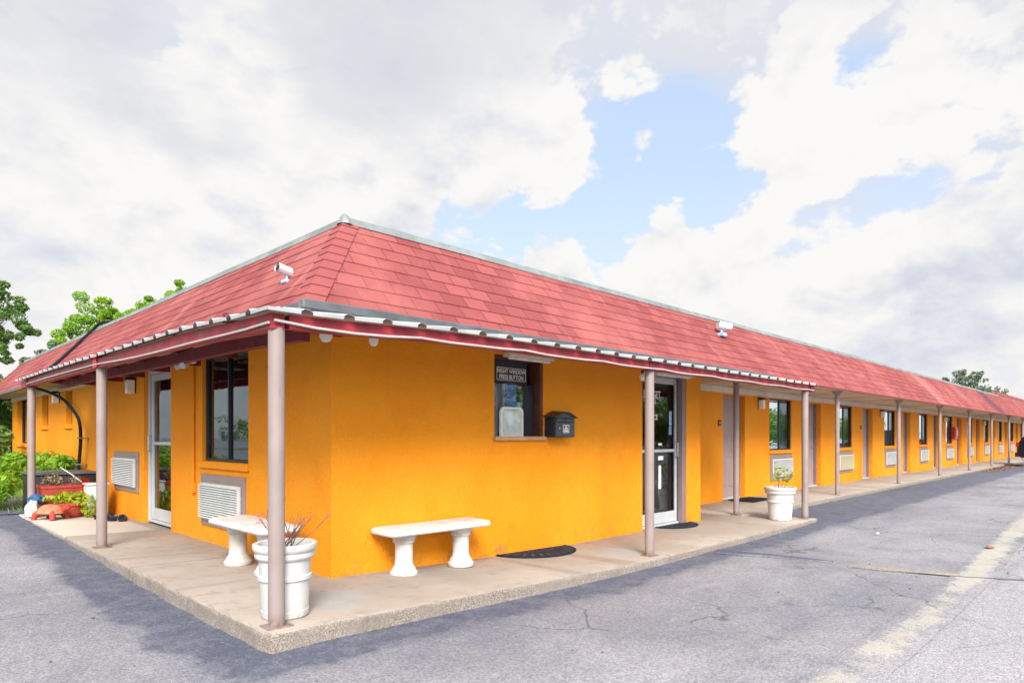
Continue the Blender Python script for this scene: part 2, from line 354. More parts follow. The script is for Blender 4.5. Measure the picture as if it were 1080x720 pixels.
def quad(bm, *ps): return bm.faces.new([bm.verts.new(p) for p in ps])
def prism(bm, poly, z0, z1, zf=None):
    lo = [bm.verts.new((x, y, z0)) for x, y in poly]; hi = [bm.verts.new((x, y, z1 if zf is None else zf(x, y))) for x, y in poly]
    bm.faces.new(hi); bm.faces.new(lo[::-1])
    n = len(poly)
    for i in range(n): bm.faces.new((lo[i], lo[(i+1) % n], hi[(i+1) % n], hi[i]))
def smooth(me, ang=35):
    me.shade_smooth()
    try: me.set_sharp_from_angle(angle=R(ang))
    except Exception: pass
def obj(name, bm, m, parent=None, loc=(0, 0, 0), sm_=True, ang=35, fix=True):
    me = bpy.data.meshes.new(name)
    if fix: bmesh.ops.recalc_face_normals(bm, faces=bm.faces[:])
    bm.to_mesh(me); bm.free()
    me.materials.append(m if not isinstance(m, str) else M[m])
    if sm_: smooth(me, ang)
    o = bpy.data.objects.new(name, me); COL.objects.link(o); o.location = loc
    if parent is not None: o.parent = parent
    return o
def tag(o, label=None, cat=None, group=None, kind=None):
    if label: o['label'] = label
    if cat: o['category'] = cat
    if group: o['group'] = group
    if kind: o['kind'] = kind
    return o
def thing(name, label, cat, loc=(0, 0, 0), rz=0., group=None):
    o = bpy.data.objects.new(name, None); COL.objects.link(o); o.location = loc; o.rotation_euler = (0, 0, rz)
    o.empty_display_size = .2
    return tag(o, label, cat, group)
def copy_tree(o, parent=None):
    c = o.copy(); COL.objects.link(c); c.parent = parent
    for ch in list(o.children): copy_tree(ch, c)
    return c
def wpart(name, bm, m, parent, **kw):
    """part whose mesh was written in world coordinates"""
    o = obj(name, bm, m, parent, **kw)
    w = Vector((0, 0, 0)); q = parent
    while q is not None: w += q.location; q = q.parent
    o.location = -w
    return o
def text_mesh(name, txt, size, m, parent, mtx, depth=.002, align='LEFT', space=1., bold=0.):
    cu = bpy.data.curves.new(name, 'FONT'); cu.body = txt; cu.size = size; cu.extrude = depth; cu.align_x = align; cu.space_line = space; cu.offset = bold
    t = bpy.data.objects.new(name+'_tmp', cu); COL.objects.link(t)
    dg = bpy.context.evaluated_depsgraph_get(); dg.update()
    me = bpy.data.meshes.new_from_object(t.evaluated_get(dg)); bpy.data.objects.remove(t); bpy.data.curves.remove(cu)
    me.transform(mtx); me.materials.clear(); me.materials.append(M[m]); me.name = name
    o = bpy.data.objects.new(name, me); COL.objects.link(o)
    if parent is not None:
        o.parent = parent; w = Vector((0, 0, 0)); q = parent
        while q is not None: w += q.location; q = q.parent
        o.location = -w
    return o
FACE_Y = Matrix.Rotation(R(90), 4, 'X')                       # text reading left to right along +X, facing -Y

def wall_panel(bm, axis, plane, a0, a1, z0, z1, holes, thick=.22):
    """wall sheet facing -axis with rectangular holes and their reveals"""
    P = (lambda a, d, z: (a, plane+d, z)) if axis == 'Y' else (lambda a, d, z: (plane+d, a, z))
    As = sorted({a0, a1, *[h[0] for h in holes], *[h[1] for h in holes]}); Zs = sorted({z0, z1, *[h[2] for h in holes], *[h[3] for h in holes]})
    for i in range(len(As)-1):
        for j in range(len(Zs)-1):
            am, zm = (As[i]+As[i+1])/2, (Zs[j]+Zs[j+1])/2
            if any(h[0] < am < h[1] and h[2] < zm < h[3] for h in holes): continue
            quad(bm, P(As[i], 0, Zs[j]), P(As[i+1], 0, Zs[j]), P(As[i+1], 0, Zs[j+1]), P(As[i], 0, Zs[j+1]))
            quad(bm, P(As[i], thick, Zs[j]), P(As[i+1], thick, Zs[j]), P(As[i+1], thick, Zs[j+1]), P(As[i], thick, Zs[j+1]))
    for h in holes:
        for (u, v) in (((h[0], h[2]), (h[0], h[3])), ((h[1], h[2]), (h[1], h[3])), ((h[0], h[2]), (h[1], h[2])), ((h[0], h[3]), (h[1], h[3]))):
            quad(bm, P(u[0], 0, u[1]), P(v[0], 0, v[1]), P(v[0], thick, v[1]), P(u[0], thick, u[1]))
    bmesh.ops.remove_doubles(bm, verts=bm.verts[:], dist=1e-4)

# ------------------------------------------------------------------ ground levels
def gz(x, y):                                                   # asphalt
    z = .025 + .085*(1-sm(1.5, 6., x)) * sm(-2., 3.5, y) + .105*sm(5., 12.5, y)*(1-sm(2., 6., x)) + .035*sm(8., 12., x)
    return z
def fl(x, y=0):                                                 # office porch floor
    return .232 - .120*sm(1.6, 6.4, x)
WF = .145                                                       # wing walkway floor
ROW = .178
YW, XW, YG = 5.10, 2.92, 6.15                                   # office front wall, left wall, guest room wall
EX, EY, EZ = 2.42, 4.65, 2.47                                   # mansard eave
INS, RZ = .93, 3.55
XEND, YEND = 62., 23.4
build_materials()

# ------------------------------------------------------------------ setting
bm = BM()
xs = [-400, -150, -60, -25, -12] + [-6+.75*i for i in range(0, 60)] + [45, 60, 90, 150, 400]
ys = [-400, -150, -60, -25, -12] + [-6+.6*i for i in range(0, 32)] + [16, 20, 26, 40, 60, 150, 400]
vs = [[bm.verts.new((x, y, gz(x, y) + .012*mnoise.noise(Vector((x*.6, y*.6, 0))))) for x in xs] for y in ys]
for j in range(len(ys)-1):
    for i in range(len(xs)-1):
        bm.faces.new((vs[j][i], vs[j][i+1], vs[j+1][i+1], vs[j+1][i]))
tag(obj('parking_lot', bm, 'asphalt'), 'worn grey asphalt lot in front of the orange motel', 'parking lot', kind='structure')

# planted ground beside the left wall
bm = BM()
poly = [(-30, 12.9), (1.2, 12.75), (1.75, 12.72), (2.9, 12.72), (2.9, 60), (-30, 60)]
f = [bm.verts.new((x, y, gz(x, y)+.02)) for x, y in [(-40, 15.5), (-6, 14.0), (-1.0, 13.6), (.6, 13.0), (1.75, 12.72), (3.0, 12.72), (3.0, 30), (3.0, 70), (-40, 70)]]
bm.faces.new(f); bmesh.ops.triangulate(bm, faces=bm.faces[:])
tag(obj('ground', bm, 'ground'), 'rough weedy ground past the left end of the porch', 'ground', kind='structure')

# porch slabs with ragged poured edges
def slab(name, label, loop_top, zf, ragged, thick=.45):
    bm = BM(); pts = []
    n = len(loop_top)
    for i in range(n):
        a, b = Vector(loop_top[i]), Vector(loop_top[(i+1) % n]); d = (b-a).length
        k = max(1, int(d/.09)) if i in ragged else max(1, int(d/.5))
        nrm = Vector((b.y-a.y, a.x-b.x)).normalized()
        for q in range(k):
            p = a.lerp(b, q/k)
            if i in ragged and 0 < q:
                p = p + nrm*(.020*mnoise.noise(Vector((p.x*2.1, p.y*2.1, 3))) + .010*mnoise.noise(Vector((p.x*9, p.y*9, 8))))
            pts.append((p, i in ragged, nrm))
    hi = [bm.verts.new((p.x, p.y, zf(p.x, p.y))) for p, _, _ in pts]
    cx = []
    prev = hi
    for lvl, (out_, dz) in enumerate(((.012, -.012), (.018, -.03), (.012, -.07), (.022, -.12), (.03, -thick))):
        ring = []
        for (p, rg, nr) in pts:
            o = out_ + (.009*mnoise.noise(Vector((p.x*11, p.y*11, lvl*3.7))) if rg else 0)
            q = p + nr*o
            ring.append(bm.verts.new((q.x, q.y, zf(p.x, p.y)+dz)))
        for k in range(len(pts)):
            bm.faces.new((prev[k], ring[k], ring[(k+1) % len(pts)], prev[(k+1) % len(pts)]))
        prev = ring
    r = bmesh.ops.triangle_fill(bm, use_beauty=True, edges=[bm.edges.get((hi[k], hi[(k+1) % len(hi)])) for k in range(len(hi))])
    return tag(obj(name, bm, 'concrete', sm_=True, ang=50), label, 'pavement', kind='structure')
PX, PY = 1.80, 3.87
# split so that the sloping part follows the fall of the floor
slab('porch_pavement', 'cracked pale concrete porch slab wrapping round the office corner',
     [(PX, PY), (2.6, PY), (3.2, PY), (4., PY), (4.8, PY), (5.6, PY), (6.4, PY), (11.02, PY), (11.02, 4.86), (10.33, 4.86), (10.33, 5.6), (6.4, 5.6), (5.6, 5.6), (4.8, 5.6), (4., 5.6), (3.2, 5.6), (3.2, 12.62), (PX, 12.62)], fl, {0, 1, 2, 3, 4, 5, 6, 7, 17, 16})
slab('walkway_pavement', 'long narrow concrete walkway along the guest room doors',
     [(10.33, 4.84), (XEND, 4.84), (XEND, 6.9), (10.33, 6.9)], lambda x, y: WF + .02*mnoise.noise(Vector((x*.15, 0, 0))), {0, 3})

# worn paint line, raised yellow bump and a dark overlay edge
def strip(name, pts, w, m, label, cat, lift=.005, crown=0., rag=.03):
    bm = BM(); lay = bm.verts.layers.float.new('edge'); rows = []
    P = []
    for a, b in zip(pts, pts[1:]):
        a, b = Vector(a), Vector(b); k = max(1, int((b-a).length/.06))
        P += [a.lerp(b, i/k) for i in range(k)]
    P.append(Vector(pts[-1]))
    offs = (-1, -.7, -.35, 0, .35, .7, 1)
    for i, p in enumerate(P):
        t = (P[min(i+1, len(P)-1)]-P[max(i-1, 0)]).normalized(); nr = Vector((-t.y, t.x)); row = []
        for o in offs:
            ww = (w if not hasattr(w, '__len__') else w[0]+(w[1]-w[0])*i/max(1, len(P)-1))/2*(1+rag*10*mnoise.noise(Vector((p.x*3.1, p.y*3.1, o*4)))*.3)
            q = p+nr*o*ww
            v = bm.verts.new((q.x, q.y, gz(q.x, q.y)+.012*mnoise.noise(Vector((q.x*.6, q.y*.6, 0)))+lift+crown*(1-o*o))); v[lay] = abs(o)**2.5
            row.append(v)
        rows.append(row)
    for a, b in zip(rows, rows[1:]):
        for k in range(len(offs)-1): bm.faces.new((a[k], a[k+1], b[k+1], b[k]))
    return tag(obj(name, bm, m), label, cat, kind='structure')
strip('painted_line', [(0.5, 1.22), (4., 1.25), (7.9, 1.27), (12.5, 1.42), (20., 1.75)], .34, 'whitepaint', 'worn cream painted line on the asphalt lot', 'painted line', .008)
strip('speed_bump', [(7.70, 2.36), (7.74, 2.1), (7.80, 1.75), (7.93, 1.38)], (.24, .12), 'yellowpaint', 'low raised ridge with worn yellow paint crossing the asphalt', 'speed bump', .004, .013, .06)
strip('asphalt_crack', [(7.62, 2.3), (7.68, 2.05), (7.74, 1.7), (7.86, 1.3), (8.05, .95), (8.25, .6), (8.6, .2), (9.1, -.6)], (.015, .05), 'overlay', 'dark crack in the asphalt running past the yellow ridge', 'crack', .010, 0, .12)
strip('asphalt_overlay', [(7.45, 3.80), (7.53, 3.5), (7.62, 3.25), (7.72, 2.9), (7.76, 2.55)], (.34, .07), 'sealed', 'dark lip of an asphalt overlay near the porch kerb', 'asphalt patch', .004, .018, .10)

# ------------------------------------------------------------------ the motel building
B = thing('motel_building', 'long single storey orange motel with red shingled mansard roof', 'motel', (XW, YW, .2))
def bp(name, bm, m, parent=None, **kw): return wpart(name, bm, m, parent or B, **kw)
NU, PITCH = 10, 4.48
DR, DW = 13.33, 1.0
doorx = [(DR-DW+PITCH*k, DR+PITCH*k) for k in range(NU)]
winx = [(15.85-1.27+PITCH*k, 15.85+PITCH*k) for k in range(NU)]
DTOP, WZ0, WZ1 = 2.30, 1.135, 2.32
# walls
bm = BM()
NW = (4.90, 5.70, 1.45, 2.36)                                   # night window
OD = (7.80, 9.02, .0, 2.40)                                     # office door
wall_panel(bm, 'Y', YW, XW, 9.46, -.1, 2.47, [NW, OD], .24)
quad(bm, (9.46, YW, -.1), (9.46, YG+.1, -.1), (9.46, YG+.1, 2.47), (9.46, YW, 2.47))
wall_panel(bm, 'Y', YG, 9.46, XEND-.5, -.1, 2.47, [(a, b, .0, DTOP) for a, b in doorx] + [(a, b, WZ0, WZ1) for a, b in winx], .24)
LD = (9.20, 10.33, .0, 2.40); LW = (6.80, 8.10, 1.16, 2.40)
LS = [(14.74, 15.28, 1.68, 2.33), (16.95, 17.60, 1.68, 2.35), (19.45, 20.75, 1.27, 2.40)]
wall_panel(bm, 'X', XW, YW, YEND-1.9, -.1, 2.47, [LD, LW] + LS, .24)
for x0, y0, x1, y1 in ((XW, YEND-1.9, 13., YEND-1.9), (13., YEND-1.9, 13., 15.9), (13., 15.9, XEND-.5, 15.9), (XEND-.5, 15.9, XEND-.5, YG)):
    quad(bm, (x0, y0, -.1), (x1, y1, -.1), (x1, y1, 2.47), (x0, y0, 2.47))
bp('wall', bm, 'stucco', sm_=False, fix=False)
# interior shell
bm = BM()
quad(bm, (3.2, 10.2, .1), (60, 10.2, .1), (60, 10.2, 2.46), (3.2, 10.2, 2.46))
quad(bm, (7.2, 5.4, .1), (7.2, 22, .1), (7.2, 22, 2.46), (7.2, 5.4, 2.46))
quad(bm, (3.1, 5.3, 2.465), (61, 5.3, 2.465), (61, 15.8, 2.465), (3.1, 15.8, 2.465))
quad(bm, (3.1, 15.8, 2.465), (12.9, 15.8, 2.465), (12.9, 22, 2.465), (3.1, 22, 2.465))
for a, b in doorx: quad(bm, (a-.5, 6.4, .1), (a-.5, 10.2, .1), (a-.5, 10.2, 2.46), (a-.5, 6.4, 2.46))
bp('interior_wall', bm, 'interior', sm_=False, fix=False)
bm = BM(); quad(bm, (3.1, 5.3, .19), (9.4, 5.3, .19), (9.4, 22, .19), (3.1, 22, .19)); quad(bm, (9.41, 6.35, .16), (61, 6.35, .16), (61, 15, .16), (9.41, 15, .16))
bp('interior_floor', bm, 'floorin', sm_=False, fix=False)
bm = BM(); box(bm, 7.5, 10.5, 6.9, 7.5, .19, 1.2, .01); bp('reception_counter', bm, 'counter')
# roof
O = [(EX, EY), (XEND, EY), (XEND, 16.4), (13.5, 16.4), (13.5, YEND), (EX, YEND)]
I = [(EX+INS, EY+INS), (XEND-INS, EY+INS), (XEND-INS, 16.4-INS), (13.5-INS, 16.4-INS), (13.5-INS, YEND-INS), (EX+INS, YEND-INS)]
slope = math.hypot(INS, RZ-EZ); NC = 8
bm = BM(); uvl = bm.loops.layers.uv.new('UVMap')
for k in range(6):
    o0, o1, i0, i1 = Vector((*O[k], EZ)), Vector((*O[(k+1) % 6], EZ)), Vector((*I[k], RZ)), Vector((*I[(k+1) % 6], RZ))
    al = (o1-o0).normalized(); nrm = al.cross(i0-o0).normalized(); nrm = nrm if nrm.z > 0 else -nrm
    flip = 1 if k != 5 else -1
    for c in range(NC):
        t0, t1 = c/NC, (c+1)/NC
        a0, b0, a1, b1 = o0.lerp(i0, t0), o1.lerp(i1, t0), o0.lerp(i0, t1), o1.lerp(i1, t1)
        lift = nrm*.005
        n = max(1, int((b0-a0).length/.67))
        seed = k*50+c
        for q in range(n):
            s0, s1 = q/n, (q+1)/n
            wob = nrm*(.004*mnoise.noise(Vector((q*.9, seed, 0)))); wob2 = nrm*(.004*mnoise.noise(Vector(((q+1)*.9, seed, 0))))
            p = [a0.lerp(b0, s0)+lift+wob, a0.lerp(b0, s1)+lift+wob2, a1.lerp(b1, s1)+nrm*.001, a1.lerp(b1, s0)+nrm*.001]
            f = quad(bm, *p)
            for lp in f.loops:
                w = lp.vert.co; lp[uvl].uv = ((w-o0).dot(al)*flip + 100*(k == 5), (w-o0).dot((i0-o0-al*(i0-o0).dot(al)).normalized())*ROW*NC/slope*.999+.0005)
            f2 = quad(bm, a0.lerp(b0, s0), a0.lerp(b0, s1), p[1], p[0])
            for lp in f2.loops: lp[uvl].uv = ((lp.vert.co-o0).dot(al), c*ROW+.002)
roof = bp('roof', bm, 'shingle', sm_=False, fix=False)
# hip caps: overlapping bent shingles up the hips
for (o_, i_, s) in (((EX, EY), (EX+INS, EY+INS), (1, 1)), ((EX, YEND), (EX+INS, YEND-INS), (1, -1))):
    bm = BM(); a, b = Vector((*o_, EZ)), Vector((*i_, RZ)); n = 11
    for q in range(n):
        p0, p1 = a.lerp(b, q/n-.002), a.lerp(b, min(.985, (q+1.25)/n))
        for (dx, dy) in ((1, 0), (0, 1)):
            wv = Vector((dx*s[0], dy*s[1], 0))*.165
            nn = Vector((-.757*s[0] if dx == 0 else 0, -.757*s[1] if dy == 0 else 0, .653))
            l0, l1 = nn*.020, nn*.010
            up = Vector((-s[0], -s[1], 1.2)).normalized()
            h0, h1 = up*.028, up*.016
            quad(bm, p0+h0, p0+wv+l0, p1+wv+l1, p1+h1)
            quad(bm, p0+h0, p0+wv+l0, p0+wv+l0*.35, p0+h0*.35)
            quad(bm, p0+wv+l0, p1+wv+l1, p1+wv, p0+wv)
    wpart('hip_cap', bm, 'hip', roof, sm_=False)
bm = BM(); poly = [(x, y) for x, y in I]
f = bm.faces.new([bm.verts.new((x, y, RZ-.25)) for x, y in poly]); bmesh.ops.triangulate(bm, faces=[f])
for k in range(6):
    a, b = I[k], I[(k+1) % 6]; quad(bm, (*a, RZ-.25), (*b, RZ-.25), (*b, RZ), (*a, RZ))
wpart('roof_deck', bm, 'flash', roof, sm_=False)
# ridge flashing: pale bent metal with a slightly kinked run
bm = BM()
for k in range(6):
    a, b = Vector((*I[k], RZ)), Vector((*I[(k+1) % 6], RZ)); d = (b-a).normalized(); nr = Vector((d.y, -d.x, 0)); n = max(1, int((b-a).length/1.5)); prev = None
    for q in range(n+1):
        p = a.lerp(b, q/n); w = .012*mnoise.noise(Vector((q*.7, k*9.1, 0)))
        p = p + Vector((0, 0, w))
        ring = [bm.verts.new(p+nr*o+Vector((0, 0, z))) for o, z in ((.050, -.050), (.056, -.045), (.026, .010), (.022, .030), (-.09, .034), (-.095, -.05))]
        if prev:
            for j in range(len(ring)-1): bm.faces.new((prev[j], ring[j], ring[j+1], prev[j+1]))
        prev = ring
wpart('ridge_flashing', bm, 'flash', roof, ang=20)
bm = BM(); a = Vector((*I[0], RZ))
lathe(bm, [(.0, .060), (.02, .05), (.045, .025), (.08, -.05)], 8, (a.x-.02, a.y-.02, a.z)); wpart('ridge_cap', bm, 'flash', roof)
# eave flashing
bm = BM()
box(bm, EX-.02, 11.2, EY-.045, EY+.03, EZ-.04, EZ+.040, .012)
box(bm, EX-.04, EX+.03, EY-.02, YEND, EZ-.05, EZ+.014, .006)
wpart('eave_flashing', bm, 'flashdark', roof)
bm = BM(); box(bm, 11.2, XEND, EY-.022, EY+.03, EZ-.03, EZ+.004, .004); wpart('eave_trim', bm, 'hip', roof)
# second roof hump far down the wing
bm = BM(); box(bm, 41.5, 58, EY+INS-.05, EY+INS+.5, RZ-.05, RZ+.20, .05); wpart('raised_ridge', bm, 'hip', roof)
# soffit
bm = BM(); zs = EZ-.012
for x0, x1, y0, y1 in ((EX+.02, XEND, EY+.03, YW-.002), (9.46, XEND, YW-.001, YG-.001), (EX+.02, XW-.002, YW, YEND)):
    quad(bm, (x0, y0, zs), (x1, y0, zs), (x1, y1, zs), (x0, y1, zs))
bp('soffit', bm, 'soffit', sm_=False, fix=False)
bm = BM(); box(bm, 9.462, XEND-.5, YG-.03, YG-.002, 2.335, 2.456, .004)
bp('fascia_board', bm, 'cream')
bm = BM(); box(bm, XW-.03, XW-.002, 11.9, YEND-1.9, 2.35, 2.456, .004)
bp('fascia_board', bm, 'cream')
# window sills of painted stucco are part of each window below

# --- doors and windows -----------------------------------------------------
def room_door():
    d = bm_door = BM()
    box(bm_door, .05, .95, .17, .215, 0, 2.24, .004)
    for (u0, u1, v0, v1) in ((.17, .46, .25, .85), (.54, .83, .25, .85), (.17, .46, 1.0, 1.65), (.54, .83, 1.0, 1.65), (.17, .46, 1.78, 2.08), (.54, .83, 1.78, 2.08)):
        box(bm_door, u0, u1, .162, .19, v0, v1, .012)
    o = obj('door', bm_door, 'mauve', B)
    b = BM(); box(b, .002, .06, .10, .235, 0, 2.295, .003); box(b, .94, .998, .10, .235, 0, 2.295, .003); box(b, .06, .94, .10, .235, 2.24, 2.297, .003)
    obj('frame', b, 'mauvedark', o)
    b = BM(); box(b, .061, .939, .085, .16, 0, .035, .004); obj('threshold', b, 'alu', o)
    b = BM(); tube(b, [(.87, .17, 1.03), (.87, .125, 1.03)], .012); tube(b, [(.87, .13, 1.03), (.78, .125, 1.03)], .010); lathe(b, [(.0, 0), (.03, .0), (.03, .012), (0, .012)], 16, (.87, .16, 1.02)); obj('handle', b, 'chrome', o)
    return o
proto = room_door()
for k, (a, b_) in enumerate(doorx):
    o = proto if k == 0 else copy_tree(proto, B)
    o.location = Vector((a, YG, WF)) - B.location
def room_window(w, h, curt='curtain', sill=True, along='Y', parent=B, glass='glassdark', depth=.12):
    """local: x along wall 0..w, y into wall, z 0..h"""
    b = BM(); f = .032
    for (x0, x1, z0, z1) in ((0.002, f, .002, h-.002), (w-f, w-.002, .002, h-.002), (f, w-f, .002, f), (f, w-f, h-f, h-.002)): box(b, x0, x1, depth-.02, depth+.04, z0, z1, .003)
    o = obj('window', b, 'dark', parent)
    b = BM(); box(b, w/2-.014, w/2+.014, depth-.012, depth+.035, f, h-f, .003); obj('mullion', b, 'dark', o)
    b = BM(); quad(b, (f, depth+.01, f), (w/2-.02, depth+.01, f), (w/2-.02, depth+.01, h-f), (f, depth+.01, h-f)); obj('pane', b, glass, o, sm_=False)
    b = BM(); quad(b, (w/2+.02, depth+.016, f), (w-f, depth+.016, f), (w-f, depth+.016, h-f), (w/2+.02, depth+.016, h-f)); obj('pane', b, glass, o, sm_=False)
    b = BM(); n = 40; pv = None
    for q in range(n+1):
        x = .01 + (w-.02)*q/n; y = depth+.12 + .025*math.sin(q*1.35) + .01*math.sin(q*.61)
        v = (b.verts.new((x, y, .0)), b.verts.new((x, y, h)))
        if pv: b.faces.new((pv[0], v[0], v[1], pv[1]))
        pv = v
    obj('curtain', b, curt, o)
    if sill:
        b = BM(); box(b, -.03, w+.03, -.035, .10, -.085, -.002, .008); obj('sill', b, 'stucco', o)
    return o
pw = room_window(1.27, WZ1-WZ0, depth=.045)
for k, (a, b_) in enumerate(winx):
    o = pw if k == 0 else copy_tree(pw, B)
    o.location = Vector((a, YG, WZ0)) - B.location
for k, o in enumerate([c for c in B.children if c.name.split('.')[0] == 'window'][:NU]):
    for c in o.children:
        if c.name.startswith('curtain') and k in (1, 3, 4, 7):
            c.material_slots[0].link = 'OBJECT'; c.material_slots[0].material = M[('cream', 'curtaindark', 'mauve', 'cream')[(1, 3, 4, 7).index(k)]]
            c.location.x += .12*(k % 3)
# large window of the left wall: left leaf behind an insect screen
ROTX = R(-90)                                                    # local +x runs to -Y, local +y runs to +X
o = room_window(1.30, LW[3]-LW[2]-.01, 'curtaindark', True, depth=.06); o.rotation_euler.z = ROTX; o.location = Vector((XW, LW[1], LW[2])) - B.location
for a, b_, z0, z1 in LS:
    o = room_window(b_-a, z1-z0, 'curtain' if b_ < 18 else 'curtaindark'); o.rotation_euler.z = ROTX; o.location = Vector((XW, b_, z0)) - B.location
# glass doors
def glass_door(w, h, frame_w=.07, rail=1.12):
    b = BM(); d = .10
    for (x0, x1, z0, z1) in ((.002, .06, 0, h), (w-.06, w-.002, 0, h), (.06, w-.06, h-.06, h)): box(b, x0, x1, d-.02, d+.09, z0, z1, .004)
    box(b, .06, w-.06, d-.03, d+.09, 0, .03, .004)
    o = obj('door', b, 'alu', B)
    b = BM(); x0, x1, z0, z1 = .068, w-.068, .036, h-.068
    for (u0, u1, v0, v1) in ((x0, x0+frame_w, z0, z1), (x1-frame_w, x1, z0, z1), (x0+frame_w, x1-frame_w, z0, z0+.16), (x0+frame_w, x1-frame_w, z1-.09, z1), (x0+frame_w, x1-frame_w, rail-.022, rail+.022)):
        box(b, u0, u1, d+.01, d+.055, v0, v1, .004)
    obj('leaf_frame', b, 'alu', o)
    for v0, v1 in ((z0+.16, rail-.022), (rail+.022, z1-.09)):
        b = BM(); quad(b, (x0+frame_w, d+.032, v0), (x1-frame_w, d+.032, v0), (x1-frame_w, d+.032, v1), (x0+frame_w, d+.032, v1)); obj('pane', b, 'glass', o, sm_=False)
    return o
od = glass_door(OD[1]-OD[0], OD[3]-.115)
od.location = Vector((OD[0], YW, .115)) - B.location
b = BM(); tube(b, [(1.06, .095, 1.02), (1.06, .055, 1.03), (1.06, .055, 1.24), (1.06, .095, 1.25)], .009); obj('handle', b, 'chrome', od)
b = BM(); box(b, 1.10, 1.216, .0+.004, .075, .0, 2.28, .003); obj('jamb', b, 'mauvedark', od)
b = BM(); box(b, .93, 1.00, .128, .130, 1.50, 1.72); obj('notice', b, 'bluepale', od)
b = BM(); box(b, .92, 1.00, .128, .130, 1.36, 1.49); obj('sticker', b, 'tint_panel', od)
for txt, z, cap in (('BUDGET', 2.02, .105), ('INN', 1.925, .078), ('OFFICE', 1.70, .072)):
    text_mesh('lettering', txt, cap/.70, 'letter', od, Matrix.Translation((8.25, YW+.126, z)) @ FACE_Y @ Matrix.Diagonal((.80 if cap > .1 else .92, 1, 1, 1)), .001, 'CENTER', bold=.0012)
b = BM(); box(b, .62, .76, .128, .130, .98, 1.04); box(b, .62, .72, .128, .130, 1.20, 1.235); box(b, .63, .70, .128, .130, .55, .9); obj('notice', b, 'letter', od)
ld = glass_door(LD[1]-LD[0], LD[3]-.23); ld.rotation_euler.z = ROTX; ld.location = Vector((XW-.03, LD[1], .232)) - B.location
b = BM(); tube(b, [(.09, .105, 1.0), (.09, .06, 1.01), (.09, .06, 1.22), (.09, .105, 1.23)], .009); obj('handle', b, 'chrome', ld)
# night window
w, h = NW[1]-NW[0], NW[3]-NW[2]
b = BM()
box(b, .002, .035, .06, .2, .0, h); box(b, w-.05, w-.002, .004, .2, .0, h); box(b, .035, w-.05, .06, .2, h-.05, h-.002)
nw = obj('night_window', b, 'wood', B); nw.location = Vector((NW[0], YW, NW[2])) - B.location
b = BM(); box(b, -.02, w+.02, -.045, .2, -.045, -.002, .005); obj('sill', b, 'woodpale', nw)
b = BM(); box(b, .036, w-.17, .10, .125, .61, h-.051); box(b, .59, w-.051, .10, .125, 0, .60); obj('black_panel', b, 'dark', nw)
b = BM(); quad(b, (.036, .112, 0), (.59, .112, 0), (.59, .112, .61), (.036, .112, .61)); obj('pane', b, 'glassthin', nw, sm_=False)
b = BM()
def rrect(bm_, x0, x1, z0, z1, r, y0, y1, top_only=True):
    pts = []
    for cx, cz, a0 in ((x1-r, z1-r, 0), (x0+r, z1-r, 90)):
        pts += [(cx+r*math.cos(R(a0+i*15)), cz+r*math.sin(R(a0+i*15))) for i in range(7)]
    pts += [(x0, z0), (x1, z0)]
    return pts
po = rrect(b, .17, .54, .0, .335, .06, 0, 0); pi_ = rrect(b, .20, .51, .012, .305, .045, 0, 0)
for y in (.075, .100):
    vo = [b.verts.new((x, y, z)) for x, z in po]; vi = [b.verts.new((x, y, z)) for x, z in pi_]
    for k in range(len(po)): b.faces.new((vo[k], vo[(k+1) % len(po)], vi[(k+1) % len(po)], vi[k]))
    if y == .075: v1 = vo, vi
    else:
        for k in range(len(po)):
            q = (k+1) % len(po); b.faces.new((v1[0][k], v1[0][q], vo[q], vo[k])); b.faces.new((v1[1][k], v1[1][q], vi[q], vi[k]))
hf = obj('hatch_frame', b, 'lampglass', nw)
b = BM(); quad(b, (.2, .09, .012), (.51, .09, .012), (.51, .09, .30), (.2, .09, .30)); obj('hatch_pane', b, 'hatch', nw, sm_=False)
b = BM()
for (x0, x1, z0, z1) in ((.13, .60, .635, .640), (.13, .60, .775, .780), (.13, .135, .64, .775), (.595, .60, .64, .775)): box(b, x0, x1, .094, .099, z0, z1)
sg = obj('sign', b, 'letter', nw)
text_mesh('lettering', 'NIGHT WINDOW', .070, 'letter', sg, Matrix.Translation((NW[0]+.365, YW+.097, NW[2]+.717)) @ FACE_Y @ Matrix.Diagonal((.80, 1, 1, 1)), .001, 'CENTER', bold=.0006)
text_mesh('lettering', 'PRESS BUTTON', .070, 'letter', sg, Matrix.Translation((NW[0]+.365, YW+.097, NW[2]+.652)) @ FACE_Y @ Matrix.Diagonal((.82, 1, 1, 1)), .001, 'CENTER', bold=.0006)
b = BM(); box(b, .04, .30, .135, .14, .0, .60); obj('reflection_panel', b, 'slate', nw)  # grey panel stands in for the building mirrored in the pane
b = BM(); box(b, .33, .50, .150, .155, .28, .60); obj('tint_panel', b, 'deepblue', nw)  # blue panel behind the glass imitates the blue part of its reflection
b = BM(); box(b, .50, .585, .142, .147, .02, .40); obj('notice', b, 'tint_panel', nw)
b = BM(); box(b, .30, .59, .30, .31, .0, .61); obj('backboard', b, 'dark', nw)

